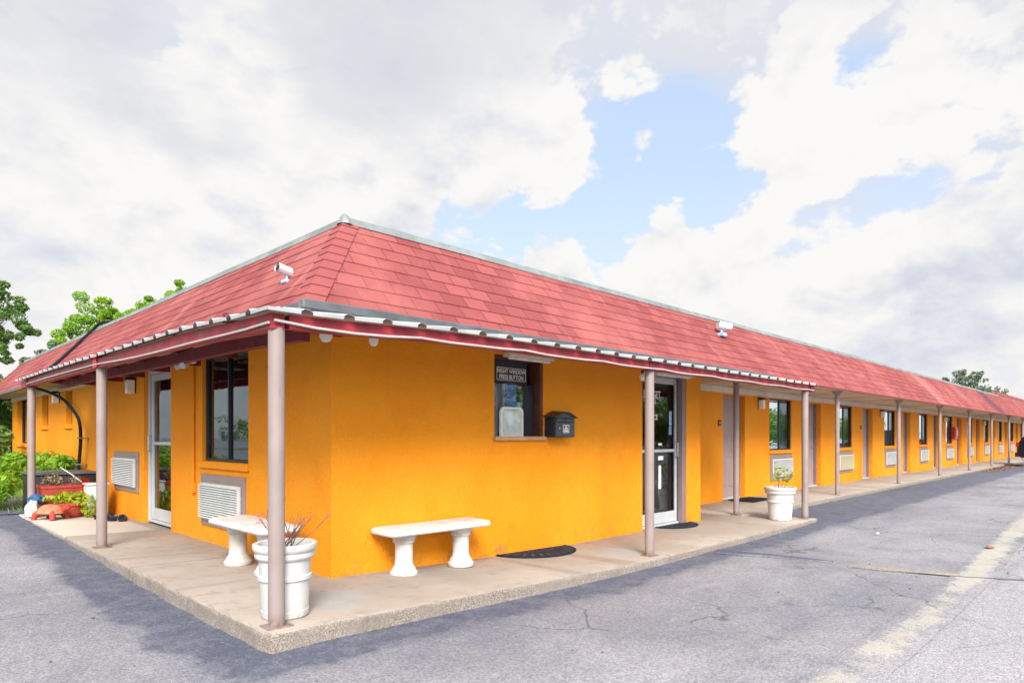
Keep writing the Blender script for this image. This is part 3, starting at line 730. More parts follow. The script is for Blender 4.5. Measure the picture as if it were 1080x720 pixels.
# --- office canopy: corrugated sheet, red beams, steel columns --------------
def sag(s): return -.045*math.exp(-(s/1.0)**2)
CXW, CYW = 1.90, 4.0                                            # column lines
def ztop(s): return 2.278 + sag(s)
def ztopl(s): return 2.278 + sag(s) + .035*sm(1.5, 7, s)
bm = BM()
def beam(bm_, axis, off0, off1, a0, a1, zt, hh, n=24):
    prev = None
    for i in range(n+1):
        a = a0+(a1-a0)*i/n; z = zt(a)
        P = (lambda o, zz: (a, o, zz)) if axis == 'X' else (lambda o, zz: (o, a, zz))
        ring = [bm_.verts.new(P(off0, z-hh)), bm_.verts.new(P(off1, z-hh)), bm_.verts.new(P(off1, z)), bm_.verts.new(P(off0, z))]
        if prev:
            for j in range(4): bm_.faces.new((prev[j], ring[j], ring[(j+1) % 4], prev[(j+1) % 4]))
        else: bm_.faces.new(ring[::-1])
        prev = ring
    bm_.faces.new(prev)
beam(bm, 'X', CYW-.06, CYW+.03, CXW+.06, 11.12, lambda a: ztop(a-CXW), .088, 40)
bp('canopy_beam', bm, 'redbeam', sm_=False)
bm = BM(); beam(bm, 'Y', CXW-.06, CXW+.03, CYW-.05, 12.75, lambda a: ztopl(a-CYW), .098, 40)
bp('canopy_beam', bm, 'redbeam', sm_=False)
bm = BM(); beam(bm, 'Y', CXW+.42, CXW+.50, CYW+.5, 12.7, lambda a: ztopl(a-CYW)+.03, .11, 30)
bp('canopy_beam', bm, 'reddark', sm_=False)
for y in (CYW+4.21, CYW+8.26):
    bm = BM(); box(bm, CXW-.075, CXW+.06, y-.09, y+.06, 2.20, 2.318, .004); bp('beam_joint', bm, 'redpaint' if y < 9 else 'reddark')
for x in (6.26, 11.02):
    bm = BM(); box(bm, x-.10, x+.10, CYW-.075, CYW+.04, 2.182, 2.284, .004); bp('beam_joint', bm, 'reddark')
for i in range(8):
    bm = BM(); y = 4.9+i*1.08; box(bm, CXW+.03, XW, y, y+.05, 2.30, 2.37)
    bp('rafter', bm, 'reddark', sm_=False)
# corrugated sheets with raised ribs
def corr(axis, a0, a1, out0, in0, s0, pitch=.31, mitre=0):
    bm_ = BM(); n = int((a1-a0)/pitch); prof = []
    zt = ztop if axis == 'X' else ztopl
    for i in range(n+1):
        b0 = a0+i*pitch
        for da, dz, lp in ((0, 0, 1), (.222, 0, 1), (.224, 0, 0), (.250, .015, 0), (.280, .015, 0), (.306, 0, 0), (.308, 0, 1)):
            if b0+da <= a1+1e-6: prof.append((b0+da, dz, lp))
    grid = []
    for a, dz, lp in prof:
        j = .007*mnoise.noise(Vector((math.floor((a-a0)/pitch)*1.7, s0, 0)))
        s = max(0, a-s0); zo, zi = zt(s)+.022+dz+j, 2.425+dz+sag(s)*.35
        c0 = (1.78 if axis == 'X' else CYW-.12)
        fr = max(.01, min(1., (a-c0)/((EX+.05 if axis == 'X' else EY+.06)-c0)))
        inn = out0+(in0-out0)*fr; zi = zo+(zi-zo)*fr
        grid.append([bm_.verts.new((a, o, z) if axis == 'X' else (o, a, z)) for o, z in ((out0-.002, zo-(.022 if lp else .003)), (out0-.004, zo), (out0+(inn-out0)*.5, (zo+zi)/2), (inn, zi))])
    for u, v in zip(grid, grid[1:]):
        for k in range(3): bm_.faces.new((u[k], v[k], v[k+1], u[k+1]))
    o_ = bp('corrugated_sheet', bm_, 'sheet', sm_=False)
    md = o_.modifiers.new('thickness', 'SOLIDIFY'); md.thickness = .006
corr('X', 1.785, 11.22, CYW-.12, EY+.06, CXW)
corr('Y', 3.885, 12.86, CXW-.12, EX+.04, CYW)
# columns
def column(h, cap, r=.047):
    b = BM(); tube(b, [(0, 0, 0), (0, 0, .4), (0, 0, h-.01)], r, 24)
    o = obj('column', b, 'column', B)
    b = BM(); box(b, -.085, .085, -.07, .07, 0, .008, .002); obj('base_plate', b, 'column', o)
    if cap:
        b = BM(); lathe(b, [(r, -.10), (r+.01, -.085), (.095, -.03), (.12, -.005), (.12, .0)], 20, (0, 0, h)); obj('capital', b, 'column', o)
    return o
cols = [(CXW, CYW, fl(CXW), 2.155), (6.26, CYW, fl(6.26), 2.195), (10.87, CYW, fl(10.87), 2.195), (CXW, 8.21, fl(CXW), 2.205), (CXW, 12.26, fl(CXW), 2.215)]
for x, y, z, zt in cols:
    o = column(zt-z, False, .052); o.location = Vector((x, y, z)) - B.location
o = column(2.455-WF, True); pc = o
for k in range(10):
    o = pc if k == 0 else copy_tree(pc, B)
    o.location = Vector((10.40+4.95*k, 4.95, WF)) - B.location
    if k == 0: pass
# white tube light housings over the night window and the office door
for x0, x1, z, lab in ((5.02, 5.76, 2.330, 'short white strip light housing under the canopy above the night window'), (8.05, 9.05, 2.355, 'white strip light housing under the canopy above the office door')):
    t = thing('strip_light', lab, 'strip light', ((x0+x1)/2, YW-.09, z), 0, 'strip lights under the canopy')
    b = BM(); box(b, x0, x1, YW-.13, YW-.004, z, z+.045, .006); wpart('housing', b, 'cream', t)
    b = BM(); tube(b, [(x0+.03, YW-.07, z-.012), (x1-.03, YW-.07, z-.012)], .014, 10); wpart('lamp_tube', b, 'lampglass', t)

# ------------------------------------------------------------------ air conditioners
def ac_unit(m='acwhite'):
    """local: x along wall 0..1.23, -y out of the wall, z 0..0.6"""
    t = thing('air_conditioner', '', 'air conditioner')
    b = BM(); box(b, 0, 1.23, -.025, .03, 0, .60, .004); obj('sleeve', b, 'sleeve', t)
    b = BM(); box(b, .07, 1.16, -.062, -.026, .075, .50, .008, seg=2); obj('housing', b, m, t)
    b = BM(); n = 15
    for i in range(n):
        z = .095+i*.0265; box(b, .085, 1.145, -.088, -.061, z, z+.013, 0, Matrix.Rotation(R(-22), 4, 'X'))
    obj('grille', b, m, t)
    return t
ACG = 'through wall air conditioners'
ords = ['first', 'second', 'third', 'fourth', 'fifth', 'sixth', 'seventh', 'eighth', 'ninth', 'tenth']
acp = ac_unit()
acy = ac_unit('accream')
aclabels = {0: 'white wall air conditioner behind the pale planter with the leafy sprig', 1: 'yellowed cream wall air conditioner under the second guest room window'}
for k in range(NU):
    o = acp if k == 0 else (acy if k == 1 else copy_tree(acp))
    o.location = (winx[k][0]+.02, YG, .43)
    tag(o, aclabels.get(k, 'white wall air conditioner under the %s guest room window from the office' % ords[k]), 'air conditioner', ACG)
o = copy_tree(acp); o.rotation_euler.z = ROTX; o.location = (XW, 8.08, .41); tag(o, 'large white louvred air conditioner under the big window, behind the stone bench', 'air conditioner', ACG)
o = copy_tree(acp); o.rotation_euler.z = ROTX; o.location = (XW, 11.78, .62); tag(o, 'white louvred air conditioner left of the side glass door, above the slippers', 'air conditioner', ACG)

# ------------------------------------------------------------------ benches
def bench():
    t = thing('bench', '', 'bench')
    b = BM(); L_, W_ = .60, .21
    def outline(o):
        pts = []
        for sx, sy, a0 in ((1, 1, 0), (-1, 1, 90), (-1, -1, 180), (1, -1, 270)):
            cx, cy, r = sx*(L_-.10), sy*(W_-.10), .10+o
            pts += [(cx+r*math.cos(R(a0+i*18)), cy+r*math.sin(R(a0+i*18))) for i in range(6)]
        return pts
    rings = [[b.verts.new((x, y, z)) for x, y in outline(o)] for o, z in ((-.045, .385), (-.01, .392), (.0, .405), (.0, .425), (-.012, .440), (-.04, .446))]
    for u, v in zip(rings, rings[1:]):
        for k in range(len(u)): b.faces.new((u[k], u[(k+1) % len(u)], v[(k+1) % len(u)], v[k]))
    b.faces.new(rings[0][::-1]); b.faces.new(rings[-1]); obj('seat', b, 'stone', t)
    for sx in (-1, 1):
        b = BM(); x = sx*.335
        lathe(b, [(.118, 0), (.124, .012), (.122, .035), (.108, .05), (.104, .065), (.094, .08), (.082, .10), (.078, .14), (.078, .285), (.082, .30), (.095, .308), (.098, .322), (.094, .332), (.106, .345), (.112, .362), (.112, .386)], 36, (x, 0, 0), 1.05, 1.05)
        obj('leg', b, 'stone', t)
    return t
bp_ = bench(); bp_.location = (3.88, 4.88, fl(3.9)-.004); bp_.rotation_euler.z = R(-2)
tag(bp_, 'white cast stone bench against the bright orange front wall', 'bench', 'white stone benches')
o = copy_tree(bp_); o.location = (2.60, 5.95, fl(2.6)-.003); o.rotation_euler.z = R(90); tag(o, 'white cast stone bench behind the big corner planter, by the side window', 'bench', 'white stone benches')

# ------------------------------------------------------------------ planters
def planter(name, label, loc, H, r0, r1, ribs, m='pot'):
    t = thing(name, label, 'planter', loc, 0, 'white round planters')
    b = BM(); n = 48
    rr = lambda z: r0+(r1-r0)*z/H
    prof = [(r0*.97, 0), (r0+.006, .01), (r0+.008, .05), (rr(.06), .055)]
    for zb in ribs: prof += [(rr(zb)-.002, zb-.022), (rr(zb)+.012, zb-.012), (rr(zb)+.012, zb+.012), (rr(zb)-.0, zb+.02)]
    prof += [(rr(H-.12), H-.115), (r1+.014, H-.10), (r1+.02, H-.085), (r1+.015, H-.06), (r1+.026, H-.05), (r1+.034, H-.03), (r1+.032, H-.006), (r1+.02, H), (r1-.005, H-.004), (r1-.012, H-.03), (rr(H-.1)-.02, H-.10)]
    lathe(b, prof, n, caps=False); obj('pot', b, m, t)
    b = BM(); R0 = rr(H-.09)-.012; c = b.verts.new((0, 0, H-.06)); ring = [b.verts.new((R0*math.cos(2*math.pi*k/24), R0*math.sin(2*math.pi*k/24), H-.085+.01*math.sin(k*2.1))) for k in range(24)]
    for k in range(24): b.faces.new((c, ring[k], ring[(k+1) % 24]))
    obj('soil', b, 'soil', t)
    return t
def twigs(b, base, n, h, spread, rg, r=.004):
    tips = []
    for i in range(n):
        a = rg.uniform(0, 6.28); p = Vector(base)+Vector((rg.uniform(-.05, .05), rg.uniform(-.05, .05), 0)); d = Vector((math.cos(a)*spread*rg.uniform(.3, 1), math.sin(a)*spread*rg.uniform(.3, 1), 1)).normalized()
        L_ = h*rg.uniform(.6, 1.); pts = [p]
        for q in range(5):
            d = (d+Vector((rg.uniform(-.16, .16), rg.uniform(-.16, .16), rg.uniform(-.08, .1)))).normalized(); pts.append(pts[-1]+d*L_/5)
        tube(b, pts, [r*(1-.14*q) for q in range(6)], 5)
        tips.append(pts[-1])
        for q in (2, 3, 4):
            if rg.random() < .65:
                e = (d+Vector((rg.uniform(-.9, .9), rg.uniform(-.9, .9), .1))).normalized(); w = pts[q]; k = L_*rg.uniform(.15, .3)
                tube(b, [w, w+e*k*.5+Vector((0, 0, .01)), w+e*k+Vector((0, 0, .035))], [r*.6, r*.45, r*.25], 4); tips.append(w+e*k)
    return tips
def leaf_quads(b, lay, c, n, rad, size, rg, tone0=0., flat=.0, elong=1.7):
    for i in range(n):
        while True:
            v = Vector((rg.uniform(-1, 1), rg.uniform(-1, 1), rg.uniform(-1, 1)))
            if v.length < 1: break
        v = v.normalized()*(v.length**.6)
        p = Vector(c)+Vector((v.x*rad[0], v.y*rad[1], v.z*rad[2]))
        nrm = (v*.7+Vector((rg.gauss(0, .6), rg.gauss(0, .6), rg.gauss(.35, .6)))).normalized()
        t = nrm.cross(Vector((rg.gauss(0, 1), rg.gauss(0, 1), rg.gauss(0, 1)))).normalized(); u = nrm.cross(t)
        s = size*rg.uniform(.6, 1.25); tn = max(0, min(1, tone0+rg.uniform(0, 1)))
        vs_ = [b.verts.new(p-t*s*elong*.5), b.verts.new(p+u*s*.42+nrm*s*.08), b.verts.new(p+t*s*elong*.5), b.verts.new(p-u*s*.42+nrm*s*.08)]
        for w in vs_: w[lay] = tn
        b.faces.new(vs_)
pz = fl(2.05)
t = planter('potted_plant', 'tall white ribbed planter with bare twigs behind the corner column', (2.062, 4.212, pz), .50, .150, .178, (.27,))
b = BM(); rg = random.Random(4); tips = twigs(b, (0, 0, .42), 15, .46, 1.15, rg, .0045); obj('stems', b, 'twig', t)
for c in sorted(tips, key=lambda q: q.x-q.y-q.z)[:3]:
    b = BM()
    for k in range(5):
        a = k*1.256; lathe(b, [(0, -.005), (.008, 0), (0, .005)], 6, (c[0]+.011*math.cos(a), c[1]+.011*math.sin(a), c[2]))
    obj('flower', b, 'pink', t)
t = planter('potted_plant', 'off white planter with a thin leafy sprig at the porch end', (10.42, 4.22, fl(10.4)), .53, .165, .215, (.30, .44), 'pot')
b = BM(); rg = random.Random(9); tips = twigs(b, (0, 0, .46), 5, .46, .6, rg, .005); obj('stems', b, 'twig', t)
b = BM(); lay = b.verts.layers.float.new('tone')
for tp in tips: leaf_quads(b, lay, tp, 4, (.05, .05, .04), .05, rg)
obj('leaves', b, 'leaflime', t)

# ------------------------------------------------------------------ mats
def half_mat(name, label, cx, cy, z, r, d):
    t = thing(name, label, 'doormat', (cx, cy, z), 0, 'half round doormats')
    b = BM(); n = 28
    pts = [(r*math.cos(math.pi*k/n), -d*math.sin(math.pi*k/n)) for k in range(n+1)]
    prism(b, pts, .001, .012); obj('backing', b, 'rubber', t)
    b = BM()
    for k in range(1, 14):
        a = math.pi*k/14; c, s = math.cos(a), math.sin(a)
        for (q0, q1) in ((.18, .5), (.56, .93)):
            p0, p1 = Vector((r*q0*c, -d*q0*s, .015)), Vector((r*q1*c, -d*q1*s, .015)); w = Vector((s, c*r/d, 0)).normalized()
            quad(b, p0+w*.010*q0, p1+w*.022*q1, p1-w*.022*q1, p0-w*.010*q0)
    obj('tread', b, 'mattread', t)
    b = BM(); tube(b, [(r*.97*math.cos(math.pi*k/n), -d*.97*math.sin(math.pi*k/n), .013) for k in range(n+1)], .006, 6); obj('rim', b, 'rubber', t)
    return t
half_mat('doormat', 'half round black rubber mat under the night window', 5.50, YW-.01, fl(5.5)+.005, .585, .45).rotation_euler = (0, math.atan(.026), 0)
half_mat('doormat', 'half round black rubber mat outside the office glass door', 8.66, YW+.04, fl(8.6)+.001, .46, .36)
b = BM(); box(b, 12.45, 13.35, 5.55, 6.1, WF+.008, WF+.022, .004)
for i in range(17): box(b, 12.50+i*.05, 12.525+i*.05, 5.6, 6.05, WF+.022, WF+.027)
tag(obj('doormat', b, 'rubber'), 'flat rectangular dark mat outside the first guest room door', 'doormat')

# ------------------------------------------------------------------ mailbox
t = thing('mailbox', 'black drop box with arched lid and white emblem beside the night window', 'mailbox', (5.90, YW, 1.45))
x0, x1, y0, y1, z0, z1 = 5.72, 6.08, YW-.17, YW-.003, 1.44, 1.67
b = BM(); box(b, x0, x1, y0, y1, z0, z1, .004); wpart('body', b, 'black', t)
b = BM(); n = 14
prev = None
for k in range(n+1):
    u = k/n; x = x0-.02+(x1-x0+.04)*u; z = z1+.004+.062*math.sin(math.pi*u)**1.3
    ring = [b.verts.new((x, y0-.03, z-.008)), b.verts.new((x, y1, z+.012)), b.verts.new((x, y1, z+.022)), b.verts.new((x, y0-.03, z+.004))]
    if prev:
        for j in range(4): b.faces.new((prev[j], ring[j], ring[(j+1) % 4], prev[(j+1) % 4]))
    else: b.faces.new(ring[::-1])
    prev = ring
b.faces.new(prev); wpart('lid', b, 'black', t)
b = BM(); vs_ = [b.verts.new((x0+.004+(x1-x0-.008)*k/n, y0-.004, z1+.003+.058*math.sin(math.pi*k/n)**1.3)) for k in range(n+1)]
for k in range(n): quad(b, (vs_[k].co.x, y0-.004, z1-.002), (vs_[k+1].co.x, y0-.004, z1-.002), vs_[k+1].co, vs_[k].co)
wpart('gable', b, 'mailfront', t, sm_=False)
b = BM(); box(b, x0+.012, x1-.012, y0-.010, y0-.001, z0+.012, z1-.055, .003); wpart('door', b, 'mailfront', t)
b = BM(); box(b, x0+.02, x1-.02, y0-.016, y0-.001, z1-.045, z1-.012, .004); wpart('slot_flap', b, 'mailfront', t)
b = BM(); lathe(b, [(0, 0), (.012, 0), (.012, .01), (0, .01)], 14, (0, 0, 0)); b.transform(Matrix.Translation((x0+.055, y0-.011, 1.545)) @ Matrix.Rotation(R(90), 4, 'X')); wpart('lock', b, 'chrome', t)
b = BM(); cx, cz = x0+.185, 1.54
for (a0, a1, c0, c1) in ((-.055, .055, -.048, -.042), (-.055, .055, .042, .048), (-.055, -.049, -.042, .042), (.049, .055, -.042, .042)): box(b, cx+a0, cx+a1, y0-.013, y0-.0105, cz+c0, cz+c1)
for w_, c0 in ((.018, .022), (.026, .004), (.034, -.014)): box(b, cx-w_, cx+w_, y0-.013, y0-.0105, cz+c0, cz+c0+.011)
box(b, cx-.04, cx+.04, y0-.013, y0-.0105, cz-.033, cz-.020)
wpart('emblem', b, 'letter', t)

# ------------------------------------------------------------------ wall lamps
def wall_lamp():
    """local: wall at y=0, -y outwards"""
    t = thing('wall_lamp', '', 'wall lamp')
    b = BM(); box(b, -.055, .055, -.02, 0, -.12, .13, .004); obj('back_plate', b, 'black', t)
    b = BM(); box(b, -.085, .085, -.17, -.004, .095, .125, .006); box(b, -.06, .06, -.15, -.02, .125, .145, .006); obj('cap', b, 'black', t)
    b = BM(); box(b, -.068, .068, -.15, -.022, -.13, .094, .008); obj('shade', b, 'lampglass', t)
    return t
LG = 'wall lamps beside the doors'
wl = wall_lamp(); wl.location = (14.02, YG, 2.17); wl.scale = (.82, .82, .9); tag(wl, 'square wall lamp with black cap between the first door and window of the wing', 'wall lamp', LG)
for x, lab in ((23.1, 'wall lamp with black cap on the wing, next to the third guest room window'), (32.1, 'small far wall lamp beside the fifth guest room window'), (41.1, 'smallest and farthest wall lamp, beside the seventh guest room window')):
    o = copy_tree(wl); o.location = (x, YG, 2.17); tag(o, lab, 'wall lamp', LG)
o = copy_tree(wl); o.rotation_euler.z = ROTX; o.location = (XW, 10.75, 2.20); tag(o, 'square wall lamp with black cap left of the side glass door', 'wall lamp', LG)
o = copy_tree(wl); o.rotation_euler.z = ROTX; o.location = (XW, 15.85, 2.24); tag(o, 'wall lamp between the two small windows near the black hose', 'wall lamp', LG)
# bare bulb and bowl flood lamps under the canopy
t = thing('hanging_bulb', 'bare white bulb hanging from the canopy near the office door column', 'light bulb', (6.96, 4.55, 2.3))
b = BM(); tube(b, [(6.96, 4.55, 2.40), (6.96, 4.55, 2.285)], .006, 6); lathe(b, [(0, .045), (.018, .045), (.018, 0), (0, 0)], 12, (6.96, 4.55, 2.24)); wpart('cord', b, 'black', t)
b = BM(); lathe(b, [(0, -.085), (.022, -.075), (.037, -.045), (.034, -.02), (.018, .0), (.016, .02)], 16, (6.96, 4.55, 2.235)); wpart('bulb', b, 'lampglass', t)
for x, y, z, s, lab in ((2.42, 4.30, 2.225, 1., 'white flood lamp bowl hanging under the red beam at the office corner'), (2.83, 4.30, 2.215, .75, 'smaller white lamp cup half hidden behind the red beam')):
    t = thing('flood_lamp', lab, 'flood lamp', (x, y, z), 0, 'lamps under the canopy corner')
    b = BM(); lathe(b, [(.0, -.085*s), (.03*s, -.08*s), (.045*s, -.05*s), (.052*s, -.0), (.06*s, .035*s), (.075*s, .05*s)], 20, (x, y, z)); wpart('bowl', b, 'lampglass', t)
    b = BM(); tube(b, [(x, y, z+.02), (x, y, z+.085)], .02, 10); wpart('stem', b, 'cream', t)
t = thing('flood_lamp', 'small white twin spot lamp under the canopy above the big side window', 'flood lamp', (2.45, 7.2, 2.24), 0, 'lamps under the canopy corner')
b = BM(); box(b, 2.44, 2.52, 7.14, 7.26, 2.22, 2.27, .006); wpart('mount', b, 'plastic', t)
for dy in (-.07, .07):
    b = BM(); tube(b, [(2.46, 7.2+dy*.5, 2.225), (2.40, 7.2+dy*1.2, 2.195), (2.36, 7.2+dy*1.5, 2.18)], [.016, .03, .036], 12); wpart('spot', b, 'plastic', t)
# security cameras
def security_camera(name, label, base, direc, s=1.):
    t = thing(name, label, 'security camera', base, 0, 'white security cameras on the roof')
    d = Vector(direc).normalized(); p = Vector(base)
    side = d.cross(Vector((0, 0, 1))).normalized()
    b = BM(); tube(b, [p, p+Vector((0, 0, .10*s))-side*0], .016*s, 10); box(b, p.x-.06*s, p.x+.06*s, p.y-.06*s, p.y+.06*s, p.z-.03*s, p.z+.02*s, .008); wpart('mount', b, 'bluepale', t)
    q = p+Vector((0, 0, .12*s))
    b = BM(); tube(b, [q-d*.06*s, q+d*.12*s], .050*s, 18); wpart('body', b, 'plastic', t)
    b = BM(); tube(b, [q-d*.05*s+Vector((0, 0, .010)), q+d*.145*s+Vector((0, 0, .010))], .058*s, 18, False); wpart('sun_hood', b, 'plastic', t)
    b = BM(); tube(b, [q+d*.12*s, q+d*.135*s], .040*s, 16); wpart('lens_ring', b, 'black', t)
    b = BM(); tube(b, [q+d*.130*s, q+d*.142*s], .020*s, 14); wpart('lens', b, 'carpaint', t)
    return t
security_camera('security_camera', 'white bullet security camera on the left roof face near the corner, facing left', (2.76, 5.60, 2.86), (-.95, -.12, .16), .72)
security_camera('security_camera', 'small white security camera high on the right roof face below the ridge', (10.45, 5.24, 3.20), (.80, -.55, -.12), 1.2)
b = BM(); tube(b, [(2.80, 5.64, 2.87), (2.70, 5.72, 2.76), (2.60, 5.80, 2.66), (2.50, 5.90, 2.54), (2.42, 5.95, 2.47), (2.2, 5.9, 2.41)], .008, 6)
tag(obj('camera_cable', b, 'rubber'), 'thin black cable running down the shingles from the left security camera', 'cable')
# white cable sagging along the canopy beams
pts = []
for i in range(33):
    x = 1.85+9.2*i/32; pts.append((x, CYW-.075-.004*math.sin(i), ztop(x-CXW)-.070-.012*sm(0, .5, math.sin(i*.8)**2)+.02*(1-sm(0, .6, x-1.85))))
b = BM(); tube(b, pts, .010, 6); tag(obj('cable', b, 'cable'), 'white cable clipped along the red beam of the front canopy', 'cable')
pts = []
for i in range(25):
    y = 3.95+8.2*i/24; pts.append((CXW-.075, y, ztopl(y-CYW)-.065-.035*math.sin(min(math.pi, i*.26))))
b = BM(); tube(b, pts, .009, 6); tag(obj('cable', b, 'cable'), 'white cable drooping along the red beam of the side canopy', 'cable')
# painted conduit on left wall
b = BM(); tube(b, [(XW-.02, 8.33, 2.44), (XW-.02, 8.33, .86)], .016, 8); box(b, XW-.05, XW, 8.29, 8.37, .76, .88, .006)
tag(obj('conduit_pipe', b, 'stucco'), 'thin conduit painted orange running down the wall left of the big window', 'pipe')
# black hose over the roof
def hose(pts, r, n=8): 
    P = [Vector(p) for p in pts]; out = []
    for i in range(len(P)-1):
        p0, p1, p2, p3 = P[max(i-1, 0)], P[i], P[i+1], P[min(i+2, len(P)-1)]
        for k in range(n):
            t_ = k/n; out.append(.5*((2*p1)+(p2-p0)*t_+(2*p0-5*p1+4*p2-p3)*t_*t_+(3*p1-p0-3*p2+p3)*t_**3))
    out.append(P[-1]); b_ = BM(); tube(b_, out, r, 8); return b_
t = thing('hose', 'thick black hose climbing from the ground over the eave to the roof ridge', 'hose', (2.8, 13.6, .3))
b = hose([(2.80, 13.65, .55), (2.80, 13.62, .95), (2.80, 13.5, 1.42), (2.80, 13.65, 1.75), (2.80, 14.3, 2.0), (2.78, 15.0, 2.2), (2.60, 15.55, 2.36), (2.36, 15.55, 2.43), (2.38, 15.3, 2.54), (2.62, 15.05, 2.76), (3.0, 14.95, 3.2), (3.27, 14.85, 3.54), (3.38, 14.6, 3.67), (3.55, 14.1, 3.66)], .028); wpart('tube', b, 'rubber', t)
b = BM()
for z, y in ((1.42, 13.5), (.95, 13.62)): box(b, 2.75, 2.92, y-.04, y+.04, z-.012, z+.012, .004)
wpart('clamp', b, 'flash', t)
# extinguisher cabinet, room plaque
t = thing('fire_extinguisher_cabinet', 'small bright red cabinet hanging by the sixth door of the wing', 'extinguisher cabinet', (34.2, YG, 1.3))
b = BM(); box(b, 33.75, 34.45, YG-.10, YG-.002, 1.34, 1.86, .01); wpart('box', b, 'redpaint', t)
b = BM(); box(b, 33.82, 34.38, YG-.115, YG-.101, 1.42, 1.80, .004); wpart('door', b, 'redpaint', t)
b = BM(); box(b, 33.98, 34.22, YG-.122, YG-.116, 1.50, 1.72); wpart('window', b, 'plastic', t)
for k, (lab) in enumerate(('small dark plaque on the wall left of the first guest room door', 'small dark plaque on the wall left of the second guest room door', 'small dark plaque on the wall left of the third guest room door')):
    x = doorx[k][0]-.16
    t = thing('room_plaque', lab, 'plaque', (x, YG, 1.72), 0, 'plaques by the guest room doors')
    b = BM(); box(b, x-.06, x+.06, YG-.018, YG-.001, 1.66, 1.78, .004); wpart('plate', b, 'wood', t)
    b = BM(); box(b, x-.035, x+.035, YG-.021, YG-.0185, 1.70, 1.745); wpart('inlay', b, 'mauve', t)

# ------------------------------------------------------------------ clutter at the left end of the porch
f0 = fl(2.)
t = thing('tank', 'large low black tank with grey lid behind the red planter box', 'tank', (2.35, 13.2, f0))
b = BM(); box(b, 1.98, 2.86, 12.68, 13.55, f0-.06, .82, .02, seg=2); wpart('body', b, 'black', t)
b = BM(); n = 24
for zz, r_ in ((0, 0),):
    box(b, 1.95, 2.89, 12.65, 12.83, .822, .86, .008); box(b, 1.95, 2.89, 13.37, 13.58, .822, .86, .008); box(b, 1.95, 2.16, 12.83, 13.37, .822, .86, .008); box(b, 2.68, 2.89, 12.83, 13.37, .822, .86, .008)
wpart('lid', b, 'flashdark', t)
# red square planter with dry plant
t = thing('potted_plant', 'square red clay planter with a dried brown plant, in front of the tank', 'planter', (2.25, 12.35, f0))
b = BM()
def sqpot(b_, x0, x1, y0, y1, z0, z1, th=.025):
    box(b_, x0, x1, y0, y0+th, z0, z1, .004); box(b_, x0, x1, y1-th, y1, z0, z1, .004); box(b_, x0, x0+th, y0+th, y1-th, z0, z1-.001, .003); box(b_, x1-th, x1, y0+th, y1-th, z0, z1-.001, .003); box(b_, x0+th, x1-th, y0+th, y1-th, z0, z1-.06)
    box(b_, x0-.012, x1+.012, y0-.012, y0+.002, z1-.04, z1+.004, .004); box(b_, x0-.012, x0+.002, y0+.003, y1, z1-.04, z1+.004, .004)
sqpot(b, 2.02, 2.55, 12.10, 12.58, f0+.002, .68); wpart('pot', b, 'terra', t)
b = BM(); rg = random.Random(21)
for cx in (2.12, 2.2, 2.3, 2.45): twigs(b, (cx, 12.3, .64), 9, .24, .9, rg, .004)
wpart('stems', b, 'twig', t)
b = BM(); lay = b.verts.layers.float.new('tone')
for cx, cz in ((2.10, .76), (2.2, .78), (2.28, .74), (2.47, .72)): leaf_quads(b, lay, (cx, 12.3, cz), 70, (.09, .12, .09), .03, rg)
wpart('leaves', b, 'leafdull', t)
# lime plant in red bowl
t = thing('potted_plant', 'round red clay pot overflowing with lime green leaves beside the turtle', 'planter', (2.33, 11.75, f0))
b = BM(); lathe(b, [(.13, 0), (.15, .02), (.175, .16), (.195, .17), (.195, .21), (.17, .21), (.155, .16)], 32, (2.33, 11.75, f0+.002)); wpart('pot', b, 'terra', t)
b = BM(); lay = b.verts.layers.float.new('tone'); rg = random.Random(5)
for c, n, r_ in (((2.25, 11.85, .50), 120, (.16, .16, .10)), ((2.38, 11.7, .48), 170, (.18, .16, .13)), ((2.50, 11.55, .42), 130, (.12, .14, .16)), ((2.12, 11.95, .50), 50, (.12, .1, .05)), ((2.52, 11.5, .30), 60, (.09, .09, .08))): leaf_quads(b, lay, c, n, r_, .055, rg)
wpart('leaves', b, 'leaflime', t)
b = BM(); twigs(b, (2.33, 11.75, f0+.17), 9, .25, .9, rg, .005); wpart('stems', b, 'twig', t)
# red scoop with white handle
t = thing('scoop', 'round red scoop with a thin white handle leaning on the tank', 'scoop', (2.62, 12.25, f0))
b = BM(); prev = None
lathe(b, [(.0, .0), (.06, .005), (.12, .025), (.155, .06), (.165, .065), (.125, .035), (.0, .012)], 28)
b.transform(Matrix.Translation((2.55, 12.12, .62)) @ Matrix.Rotation(R(68), 4, 'Y') @ Matrix.Rotation(R(30), 4, 'X')); wpart('blade', b, 'redpaint', t)
b = BM(); tube(b, [(2.56, 12.15, .70), (2.45, 12.45, .84), (2.36, 12.72, .94)], .009, 8); wpart('handle', b, 'plastic', t)
b = BM(); box(b, 2.50, 2.68, 12.05, 12.22, f0+.002, .52, .02); wpart('stand', b, 'terra', t)
# white bin with pale blue print
t = thing('bin', 'tall white plastic bin with faint blue print beside the wall', 'bin', (2.62, 11.66, f0))
b = BM(); 
for z0, z1, s in ((f0+.002, .70, .15),):
    lo = box(b, 2.48, 2.76, 11.52, 11.80, z0, z1, .03, seg=3)
wpart('body', b, 'plastic', t)
b = BM(); box(b, 2.468, 2.772, 11.508, 11.812, .70, .73, .012, seg=2); wpart('lid', b, 'plastic', t)
b = BM(); box(b, 2.53, 2.71, 11.514, 11.519, .45, .52); box(b, 2.56, 2.68, 11.514, 11.519, .38, .42); box(b, 2.473, 2.478, 11.57, 11.75, .45, .52); wpart('print', b, 'bluepale', t)
